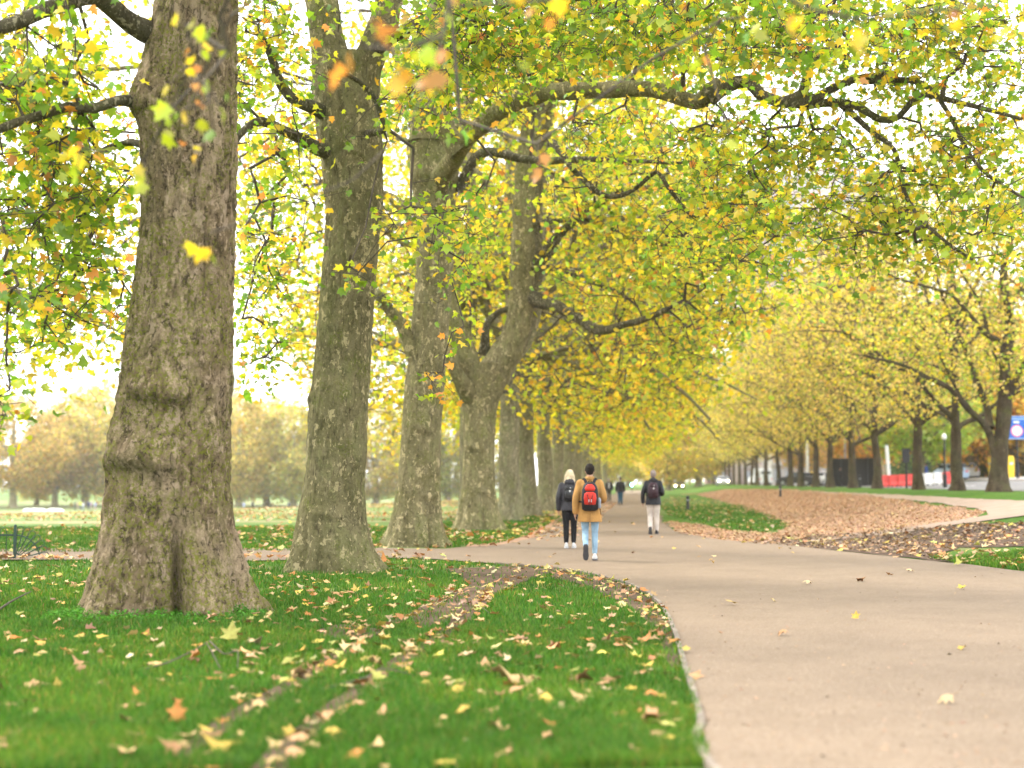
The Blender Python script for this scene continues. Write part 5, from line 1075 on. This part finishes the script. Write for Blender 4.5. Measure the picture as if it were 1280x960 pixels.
silver = m_plain('silver_paint', (.50, .52, .55), .3, .3, .04); whitep = m_plain('white_car_paint', (.72, .73, .75), .3, 0, .04); bluew = m_plain('pale_blue_paint', (.42, .55, .72), .3, 0, .04); darkp = m_plain('dark_car_paint', (.03, .03, .035), .3, 0, .04)
HD = R(90) + AVR
car(1187, 122, HD + .1, bluew, 'pale blue and white car seen end-on behind the straight street tree')
car(1204, 128, HD, whitep, 'white car just right of the straight street tree')
car(1028, 150, HD + .5, whitep, 'white car behind the slender trunks left of the dark hoarding')
car(1055, 146, HD + .6, silver, 'silver car in front of the dark hoarding')
car(997, 150, HD + 1.0, darkp, 'dark car far along the road by the white lamp post')
car(950, 190, HD + .2, whitep, 'white van far along the road behind the row of trunks', True)
car(903, 215, HD + math.pi, silver, 'silver car with lit headlamps far down the road', lamps=True)
car(848, 260, HD + math.pi, darkp, 'dark car with glowing headlamps at the far end of the road', lamps=True)
p = gY(789.5, 215); o = empty('traffic_light', p); tag(o, 'small cyan-green signal light glowing at the far end of the path', 'traffic light')
zl = A(0, 606, 215)[2] - p[2]
mb = MB(); mb.tube([(0, 0, -.1), (0, 0, zl - .2)], .05, 8); mb.build('pole', M['black'], o); mb = MB(); mb.box((0, .08, zl), (.4, .12, .55)); mb.build('signal_box', M['black'], o); mb = MB(); mb.tube([(0, .015, zl), (0, -.01, zl)], .14, 16); mb.build('green_lens', m_emit('green_signal', (.1, .95, .75), 45), o)
M['tower'] = m_plain('tower_stone', (0.416, 0.336, 0.32), .85, 0, .08, .4); M['brick'] = m_plain('pink_brick', (0.32, 0.208, 0.176), .9, 0, .12, 1.2); M['pale_wall'] = m_plain('pale_render', (0.464, 0.44, 0.424), .85, 0, .06, .6); M['win'] = m_plain('blue_grey_glass', (.34, .36, .41), .4, 0, .25, .8, spec=.5)
def building(px0, px1, Y, ztop, floors, bays, wall, label, depth=14, name='apartment_block', cat='building'):
    a, b_ = gY(px0, Y), gY(px1, Y); w = b_[0] - a[0]; c = (a + b_) / 2; c[2] = min(a[2], b_[2]) - .3; o = empty(name, c, -.08); tag(o, label, cat, None); H = ztop - c[2]
    mb = MB(); mb.box((0, depth / 2, H / 2), (w, depth, H)); mb.build('wall', wall, o)
    fh = H / floors
    for f in range(floors):
        s_ = MB(); s_.box((0, -.12, fh * (f + 1) - .12), (w + .3, .5, .24)); s_.build('floor_band', M['pale_wall'], o)
    n = 0
    for f in range(floors):
        for k in range(bays):
            if n >= 98: break
            x = -w / 2 + w * (k + .5) / bays; q = MB(); q.box((x, -.03, fh * (f + .52)), (w / bays * .62, .12, fh * .52)); wi = q.build('window', M['win'], o); n += 1
            q = MB(); q.box((x, -.11, fh * (f + .52)), (.08, .05, fh * .52)); q.build('mullion', M['white'], wi)
    mb = MB(); mb.box((0, depth / 2 - .1, H + .3), (w + .5, depth + .5, .6)); mb.build('parapet', M['pale_wall'], o)
    mb = MB(); mb.box((w * .15, depth / 2, H + 1.8), (w * .35, depth * .4, 2.4)); mb.build('roof_house', wall, o)
building(925, 1120, 260, 58, 16, 5, M['tower'], 'tall pinkish tower block half hidden by the branches above the path', 16, 'tower_block', 'tower block')
building(884, 962, 330, 8.6, 2, 10, M['brick'], 'low pinkish brick building behind the right-hand row')
building(965, 1105, 210, 11, 3, 10, M['pale_wall'], 'low pale building beyond the road behind the dark hoarding')
building(1110, 1330, 190, 13, 4, 12, M['brick'], 'brick terrace behind the hedges at the right edge', name='terrace')
# far slim tower over the meadow trees
p = gY(289, 900); o = empty('tower', p); tag(o, 'hazy slim grey tower rising over far meadow trees beside the thickest trunk', 'tower')
mb = MB(); mb.box((0, 0, 38), (9, 9, 78)); mb.build('shaft', M['win'], o); mb = MB(); mb.box((0, 0, 81), (6, 6, 10)); mb.build('top', M['win'], o); mb = MB(); mb.tube([(0, 0, 86), (0, 0, 97)], [.6, .2], 8); mb.build('mast', M['steel'], o)
# white bundles on the far meadow
for i, (px, Y, w, lb) in enumerate([(37, 255, .9, 'leftmost'), (45.5, 256, 1.1, 'second from the left'), (53, 254, 1.2, 'third from the left'), (68, 255, 1.0, 'fourth from the left'), (75, 252, 1.1, 'rightmost and brightest'), (486, 250, 2.2, 'lone one between second and third trunks')]):
    p = gY(px, Y); o = empty('ground_sheet', p); tag(o, 'low white bundle lying on the far meadow, ' + lb, 'white bundle', 'white bundles on the far meadow')
    mb = MB(); mb.loft([ring((0, 0, z), w * q, w * .6 * q, 16, pw=2.4) for z, q in ((0, 1), (.2, .95), (.42, .6), (.5, .2))]); mb.build('cover', M['white'], o, True); mb = MB(); mb.tube([(-w * .5, -w * .6, .22), (0, -w * .64, .3), (w * .5, -w * .6, .2)], .03, 6); mb.build('cord', M['steel'], o)

# ------------------------------------------------------------------ grass
lawn = np.vstack([lawn_edge, [np.array([-60, lawn_edge[-1][1]]), np.array([-60, 3.5])]])
def seg_dist(P, poly):
    d = np.full(len(P), 1e9)
    for a, b_ in zip(poly[:-1], poly[1:]):
        ab = b_ - a; t_ = np.clip(((P - a) @ ab) / (ab @ ab + 1e-9), 0, 1); d = np.minimum(d, np.linalg.norm(P - a - t_[:, None] * ab, axis=1))
    return d
def grass_mask(x, y):
    k = np.ones(len(x))
    for p in ruts: k = np.where(inside(p, x, y), .13, k)
    for p in bare: k = np.where(inside(p, x, y), .16, k)
    n2 = fbm(np.stack([x * 1.1, y * 1.1, 0 * x], -1), 3, 5); return k * np.clip(.45 + 1.3 * (n2 - .25), .2, 1.1)
def blades(n, y0, y1, seed, poly, side=.55, xlo=None, hs=1.0, two=True):
    q = np.random.default_rng(seed); y = 1 / np.sqrt(q.uniform(1 / y1 ** 2, 1 / y0 ** 2, n)) if xlo is None else q.uniform(y0, y1, n)
    x = q.uniform(-side, side, n) * y if xlo is None else q.uniform(*xlo, n)
    k = inside(poly, x, y); x, y = x[k], y[k]; k = q.random(len(x)) < grass_mask(x, y); x, y = x[k], y[k]; n = len(x)
    h = q.uniform(.030, .075, n) * (.6 + .9 * fbm(np.stack([x * 2.2, y * 2.2, 0 * x], -1), 3, 6)) * hs; w = .0032 * np.clip(y / 8, 1, 4) * q.uniform(.7, 1.3, n)
    a = q.uniform(0, 6.283, n); le = q.uniform(.15, .75, n) * h; az = q.uniform(0, 6.283, n); z = ground(x, y) + .002
    dx, dy = np.cos(a) * w, np.sin(a) * w; lx, ly = np.cos(az) * le, np.sin(az) * le
    pts = [np.stack([x - dx, y - dy, z - .01], -1), np.stack([x + dx, y + dy, z - .01], -1), np.stack([x + lx * .35 + dx * .8, y + ly * .35 + dy * .8, z + h * .6], -1), np.stack([x + lx * .35 - dx * .8, y + ly * .35 - dy * .8, z + h * .6], -1), np.stack([x + lx, y + ly, z + h], -1)]
    V = np.stack(pts, 1).reshape(-1, 3); T = (np.arange(n)[:, None, None] * 5 + np.array([[0, 1, 2], [0, 2, 3], [3, 2, 4]])[None]).reshape(-1, 3)
    c = pal([(.046, .138, .014), (.068, .168, .019), (.10, .19, .026), (.034, .102, .012), (.20, .17, .05)], [.34, .31, .17, .12, .06], n, q, .15); pt = fbm(np.stack([x * .7, y * .7, 0 * x], -1), 3, 8)[:, None]; c = c * (.72 + .62 * pt) * (1 + (pt > .56) * np.array([[.28, .06, 0.]]))
    return V, T, np.repeat(c, 5, 0)
parts_ = [blades(400000, 6.2, 15, 1, lawn), blades(230000, 12, 29, 2, lawn)]
rg_ = np.vstack(G([(1150, 697), (1200, 690), (1260, 686), (1420, 684), (1420, 730), (1280, 714), (1200, 705)])); parts_.append(blades(60000, 20, 27, 3, rg_, xlo=(6, 14), hs=1.3))
wedge = np.array([gY(838, 150)[:2], gY(868, 120)[:2]] + G([(915, 628), (965, 645), (990, 658), (955, 667), (905, 663), (870, 653), (836, 645), (822, 630)])); parts_.append(blades(60000, 36, 90, 4, wedge, xlo=(2, 16), hs=1.2))
vg = np.array(G([(480, 684), (560, 685), (622, 680), (660, 670), (692, 652), (712, 640), (680, 636), (640, 640), (560, 655), (480, 665)])); parts_.append(blades(60000, 30, 60, 5, vg, xlo=(-6, 4), hs=1.3))
md_ = np.array([[-40, 29.6], [-2.9, 29.6], [-3.0, 36], [-2.5, 60], [-6, 60], [-9, 46], [-40, 46]]); parts_.append(blades(70000, 29.6, 46, 6, md_, xlo=(-20, -1.5), hs=1.2))
# a thicker weedy tuft round the foot of the first trunk
qq = np.random.default_rng(31); n = 2600; a = qq.uniform(-2.9, -.2, n); b1 = gY(215, 15.9); rr_ = qq.uniform(.85, 1.35, n) * (1 + .12 * np.sin(a * 5)); pos = np.stack([b1[0] - .05 + np.cos(a) * rr_ * 1.02, b1[1] + np.sin(a) * rr_ * .95, b1[2] + qq.uniform(.02, .13, n) * np.clip(1.7 - rr_, .2, 1)], -1)
parts_.append(leaf_arrays(pos, qq.normal(size=(n, 3)) * [1, 1, .4], qq.normal(size=(n, 3)) * .5 + [0, 0, 1], qq.uniform(.018, .04, n), pal([(.06, .20, .02), (.10, .27, .035)], [1, 1], n, qq), 'quad', qq))
of = 0; VV, TT, CC = [], [], []
for v_, t_, c_ in parts_: VV.append(v_); TT.append(t_ + of); CC.append(c_); of += len(v_)
o = link('grass', mesh_np('grass', np.vstack(VV), np.vstack(TT), [m_leaf('grass_blade', .35, gloss=.008)], cols=np.vstack(CC))); tag(o, 'short lush green grass of the park lawns', 'grass', kind='stuff')

# ------------------------------------------------------------------ fallen leaves
FALL = [(.44, .30, .13), (.44, .31, .06), (.40, .23, .11), (.40, .17, .045), (.24, .125, .055), (.34, .33, .08), (.47, .35, .19)]
FW = [.27, .13, .22, .10, .12, .08, .08]
FN = ['pale tan', 'golden yellow', 'pinkish tan', 'orange', 'brown', 'yellow-green', 'cream']
q = np.random.default_rng(41)
def fall_arrays(xy, off, size, cols_, q, kind='lobed', flat=1.):
    n = len(xy); z = ground(xy[:, 0], xy[:, 1]) + off
    a = q.uniform(0, 6.283, n); tl = q.normal(0, .22 * flat, n); tip = np.stack([np.cos(a), np.sin(a), tl], -1); nr = q.normal(0, .28 * flat, (n, 3)) + [0, 0, 1]
    pos = np.column_stack([xy, z]) - tip * size[:, None] * .4 + np.array([0, 0, .012]) * 1
    pos[:, 2] += np.abs(tl) * size * .4 + q.uniform(0, .02, n)
    flip = q.random(n) < .5; nr[flip] = nr[flip] * [1, 1, -1]
    return leaf_arrays(pos, tip, nr, size, cols_, kind, q, .45 * flat)
# individuals: the leaves nearest the viewer
protos = []
for k in range(10):
    qv = np.random.default_rng(200 + k); V, T, C = leaf_arrays(np.zeros((1, 3)) - [0, .4, 0], np.array([[0, 1., .12 * qv.normal()]]), np.array([[.2 * qv.normal(), .2 * qv.normal(), 1.]]), np.array([1.0]), np.ones((1, 3)), 'lobed', qv, [.5, -.4, .9, -.7, .2][k % 5])
    # stalk
    sV, sF = tube([(0, -.4, 0), (.02, -.6, .04), (-.02, -.8, .02)], .012, 4); V2 = np.vstack([V, sV]); T2 = np.vstack([T, quads2tris(sF) + len(V)])
    zmin_ = V2[:, 2].min(); V2[:, 2] -= zmin_; protos.append((V2, T2, np.ones((len(V2), 3))))
lmesh = {}
t = NT('single_fallen_leaf'); oi = t.n('ShaderNodeObjectInfo'); v = t.coord(); c0 = oi.outputs['Color']
c = t.mix(t.ramp(t.noise(v, 3.5, 4), .45, .7, 0, .6), c0, t.mix(1, c0, (.62, .5, .4), 'MULTIPLY')); c = t.mix(t.ramp(t.noise(v, 11, 3), .6, .72, 0, .6), c, (.2, .1, .05))
M['one_leaf'] = t.pbr(c, .75, t.bump(t.noise(v, 12, 3), .5, .05), spec=.2)
for k, (V, T, C) in enumerate(protos): lmesh[k] = mesh_np('fallen_leaf', V, T, [M['one_leaf']], smooth_sh=False)
def one_leaf(x, y, off, size, ci, form, label, group):
    o = bpy.data.objects.new('fallen_leaf', lmesh[form]); col.objects.link(o)
    c = np.array(FALL[ci]) * math.exp(q.normal(0, .12)); o.color = tuple(np.clip(c, 0, .8)) + (1,)
    o.location = (x, y, float(ground(x, y)) + off); o.rotation_euler = (q.normal(0, .16), q.normal(0, .16), q.uniform(0, 6.28)); o.scale = (size, size, size * q.uniform(.7, 1.5))
    tag(o, label, 'leaf', group); return o
# the ones the eye picks out
SP = [((289, 806), .03, .20, 5, 3, 'large pale yellow-green leaf standing up in the grass below the thickest trunk'), ((317, 812), .03, .15, 6, 2, 'curled grey-cream leaf right of the large pale leaf below the thickest trunk'), ((221, 908), .02, .14, 3, 4, 'upright bright orange leaf in the near grass at the lower left'), ((272, 945), .02, .16, 1, 2, 'bright yellow leaf at the bottom edge left of the wheel ruts'), ((637, 860), .02, .19, 0, 2, 'large pale tan leaf in the middle of the near lawn'), ((868, 852), .03, .15, 2, 4, 'pinkish tan leaf lying on the path edging'), ((980, 798), .03, .12, 2, 0, 'pink leaf lying flat alone on the wide path'), ((1184, 884), .03, .11, 6, 0, 'cream leaf near the right side of the wide path'), ((1204, 816), .03, .10, 1, 1, 'small yellow leaf on the right part of the path'), ((1070, 778), .03, .10, 1, 3, 'golden leaf standing up on the middle of the path'), ((1076, 729), .03, .15, 4, 2, 'dark brown curled leaf far on the path'), ((1200, 709), .03, .2, 5, 2, 'bright yellow-green leaf at the far right path edge'), ((480, 706), .03, .22, 3, 2, 'orange leaf on the grass by the foot of the second trunk'), ((1138, 717), .03, .16, 6, 0, 'cream leaf lying on the path before the muddy strip'), ((1008, 733), .03, .14, 6, 0, 'pale leaf lying on the path below the hooded walker')]
for (px, py), off, sz, ci, fm, lb in SP:
    pp = gp(px, py); o = one_leaf(pp[0], pp[1], off, sz, ci, fm, lb, 'single leaves the eye picks out')
    if 'standing up' in lb or 'upright' in lb: o.rotation_euler = (R(62), 0, q.uniform(-.6, .6)); o.location.z += sz * .35
n = 3600; y = q.uniform(6.3, 28, n); x = q.uniform(-.5, .5, n) * y; k = inside(lawn, x, y); x, y = x[k], y[k]
dens = .30 + .9 * smooth((fbm(np.stack([x * .55, y * .55, 0 * x], -1), 3, 9) - .38) * 4); k = q.random(len(x)) < dens * .85; xy = np.stack([x, y], -1)[k]
inr = np.zeros(0)
ex = []
for p, m_ in [(ruts[0], 120), (ruts[1], 105), (bare[0], 50), (bare[1], 95), (bare[2], 18)]:
    lo, hi = p.min(0), p.max(0); c_ = q.uniform(lo, hi, (9000, 2)); c_ = c_[inside(p, c_[:, 0], c_[:, 1])][:m_]; ex.append(c_ + q.normal(0, .07, c_.shape))
xy = np.vstack([xy] + ex); tr1 = np.linalg.norm(xy - gY(215, 15.9)[:2], axis=1) > 1.25; tr2 = np.linalg.norm(xy - gY(420, 23.6)[:2], axis=1) > .95; xy = xy[tr1 & tr2]
vis = np.abs(xy[:, 0] / xy[:, 1]) < .375
order = np.argsort(np.where(vis, xy[:, 1], 99)); near, rest = xy[order[:280]], xy[order[280:]]
for x, y in near:
    ci = q.choice(7, p=np.array(FW) / sum(FW)); fm = int(q.integers(0, 10)); pxx = 640 + x / y * FPX
    inrut = any(inside(p, np.array([x]), np.array([y]))[0] for p in ruts)
    ze = 'in the leaf-filled wheel ruts' if inrut else ('on the near grass left of the wheel ruts' if pxx < 640 + (gp(372, 925)[0] / gp(372, 925)[1]) * FPX + (y - 8) * 25 else 'on the near grass between ruts and path')
    fo = ['folded', 'cupped', 'tightly curled', 'arched', 'flat'][fm % 5]
    one_leaf(x, y, .022 if not inrut else .008, q.uniform(.055, .135), ci, fm, '%s %s fallen leaf %s' % (fo, FN[ci], ze), 'fallen leaves on the near lawn')
def scatter_poly(poly, n, q):
    poly = np.asarray(poly); lo, hi = poly.min(0), poly.max(0); c_ = q.uniform(lo, hi, (n, 2)); return c_[inside(poly, c_[:, 0], c_[:, 1])]
sets = [(rest, .028, (.05, .13), FALL, FW, 'lobed')]
LB = [(.40, .235, .125), (.44, .28, .16), (.36, .20, .105), (.46, .32, .17), (.30, .165, .085)]
sets.append((scatter_poly(litter_poly, 190000, q), .012, (.05, .105), LB, [.3, .26, .2, .14, .10], 'mid'))
sets.append((scatter_poly(mud_poly, 5200, q), .022, (.03, .09), [(.17, .10, .06), (.26, .16, .09), (.10, .06, .035), (.34, .22, .12)], [1, 1, 1, .6], 'mid'))
sets.append((scatter_poly(mud_poly, 620, q), .03, (.10, .17), FALL, FW, 'lobed'))
sets.append((scatter_poly(np.array(verge), 2200, q), .03, (.11, .18), FALL, FW, 'mid'))
sets.append((scatter_poly(wedge, 1800, q), .03, (.08, .15), FALL, FW, 'mid'))
sets.append((scatter_poly(vg, 900, q), .03, (.12, .2), FALL, FW, 'mid'))
sets.append((scatter_poly(rg_, 260, q), .04, (.10, .17), FALL, FW, 'lobed'))
m_ = q.uniform([-70, 29.5], [0, 130], (32000, 2)); m_ = m_[(m_[:, 0] < -.09 * 0 - 1.0 + (m_[:, 1] - 40) * .07) & (q.random(len(m_)) < smooth((fbm(np.stack([m_[:, 0] * .06, m_[:, 1] * .16, 0 * m_[:, 0]], -1), 3, 17) - .36) * 4) + .12)]
sets.append((m_, .03, (.09, .17), FALL, FW, 'mid'))
m_ = q.uniform([-40, 26.5], [-1.5, 29.3], (1600, 2)); m_ = m_[(m_[:, 1] < 27.4) | (q.random(len(m_)) < .1)]; sets.append((m_, .035, (.11, .18), FALL, [.2, .1, .25, .2, .15, .05, .05], 'lobed'))
m_ = np.column_stack([q.uniform(-2, 8, 400), q.uniform(16, 50, 400)]); m_ = m_[inside(path_poly, m_[:, 0], m_[:, 1])][:48]; sets.append((m_, .032, (.08, .15), FALL, FW, 'lobed'))
m_ = np.column_stack([q.uniform(-2.9, -1.6, 500), q.uniform(36, 100, 500)]); m_[:, 0] += SL * m_[:, 1]; sets.append((m_, .034, (.10, .17), LB, [1] * 5, 'mid'))
of = 0; VV, TT, CC = [], [], []
for xy_, off, sz, cs, w_, kd in sets:
    n = len(xy_); v_, t_, c_ = fall_arrays(np.asarray(xy_), off, q.uniform(*sz, n), pal(cs, w_, n, q, .2), q, kd, .45 if n > 30000 else 1.); VV.append(v_); TT.append(t_ + of); CC.append(c_); of += len(v_)
o = link('fallen_leaves', mesh_np('fallen_leaves', np.vstack(VV), np.vstack(TT), [M['leaf_ground']], cols=np.vstack(CC))); tag(o, 'countless fallen plane leaves strewn over lawns, path edges and leaf bed', 'leaves', kind='stuff')
# small grit and bark crumbs on the path
n = 1500; y = 1 / q.uniform(1 / 34, 1 / 7.2, n); x = q.uniform(-.1, .42, n) * y; k = inside(path_poly, x, y); xy = np.stack([x, y], -1)[k]
n = len(xy); v_, t_, c_ = leaf_arrays(np.column_stack([xy, ground(xy[:, 0], xy[:, 1]) + .029]), np.column_stack([q.normal(size=(n, 2)), 0 * xy[:, 0]]), q.normal(0, .1, (n, 3)) + [0, 0, 1], q.uniform(.010, .034, n) * np.where(q.random(n) < .06, 1.8, 1), pal([(.22, .12, .07), (.12, .08, .05), (.32, .2, .12)], [1, 1, 1], n, q), 'quad', q)
o = link('bark_crumbs', mesh_np('bark_crumbs', v_, t_, [M['leaf_ground']], cols=c_)); tag(o, 'scattered bark crumbs and grit on the sandy path', 'crumbs', kind='stuff')
# fallen twigs
def twig(pxs_, label, rad=.008, fork=None):
    P = [np.append(gp(*u[:2]), 0) for u in pxs_]; P = np.array([[p_[0], p_[1], float(ground(p_[0], p_[1])) + .03 + u[2]] for p_, u in zip(P, pxs_)]); b_ = P[0].copy()
    V, F = tube(spline(P - b_, .04), np.linspace(rad, rad * .5, len(spline(P - b_, .04))), 7, .2, 3); T = quads2tris(F)
    if fork is not None:
        Fp = np.array([[*gp(*u[:2]), 0] for u in fork]); Fp = np.array([[p_[0], p_[1], float(ground(p_[0], p_[1])) + .03 + u[2]] for p_, u in zip(Fp, fork)]) - b_
        V2, F2 = tube(spline(Fp, .04), rad * .6, 6, .2, 4); T = np.vstack([T, quads2tris(F2) + len(V)]); V = np.vstack([V, V2])
    o = link('fallen_twig', mesh_np('fallen_twig', V, T, [M['twig']], smooth_sh=True), loc=b_); tag(o, label, 'twig', 'fallen twigs')
twig([(180, 842, 0), (210, 838, .03), (240, 828, .06), (258, 822, .09)], 'long thin twig lying in the grass below the thickest trunk', .008, [(258, 822, .09), (266, 832, .06), (276, 842, .0)])
twig([(262, 818, .08), (280, 830, .05), (296, 828, .06), (297, 840, .0)], 'short bent twig beside the large pale leaf', .007)
twig([(-5, 768, 0), (15, 760, .05), (38, 752, .09)], 'dark stick poking up at the left edge of the lawn', .014)
twig([(400, 868, 0), (455, 856, .02), (480, 848, .04), (520, 850, 0)], 'thin twig lying across the wheel ruts', .008)
twig([(588, 757, .05), (602, 764, .02), (612, 770, 0)], 'small twig on the bare soil near the lawn bend', .009)

# ------------------------------------------------------------------ autumn haze in the air
hz = bpy.data.materials.new('autumn_haze'); hz.use_nodes = True; hn = hz.node_tree; hn.nodes.clear()
ho = hn.nodes.new('ShaderNodeOutputMaterial'); hv = hn.nodes.new('ShaderNodeVolumePrincipled'); hv.inputs['Color'].default_value = (.96, .94, .90, 1); hv.inputs['Density'].default_value = HAZE; hv.inputs['Anisotropy'].default_value = .2
hn.links.new(hv.outputs[0], ho.inputs['Volume'])
mb = MB(); mb.box((0, 700, 46), (1390, 1590, 112)); o = mb.build('haze', hz); o['kind'] = 'stuff'
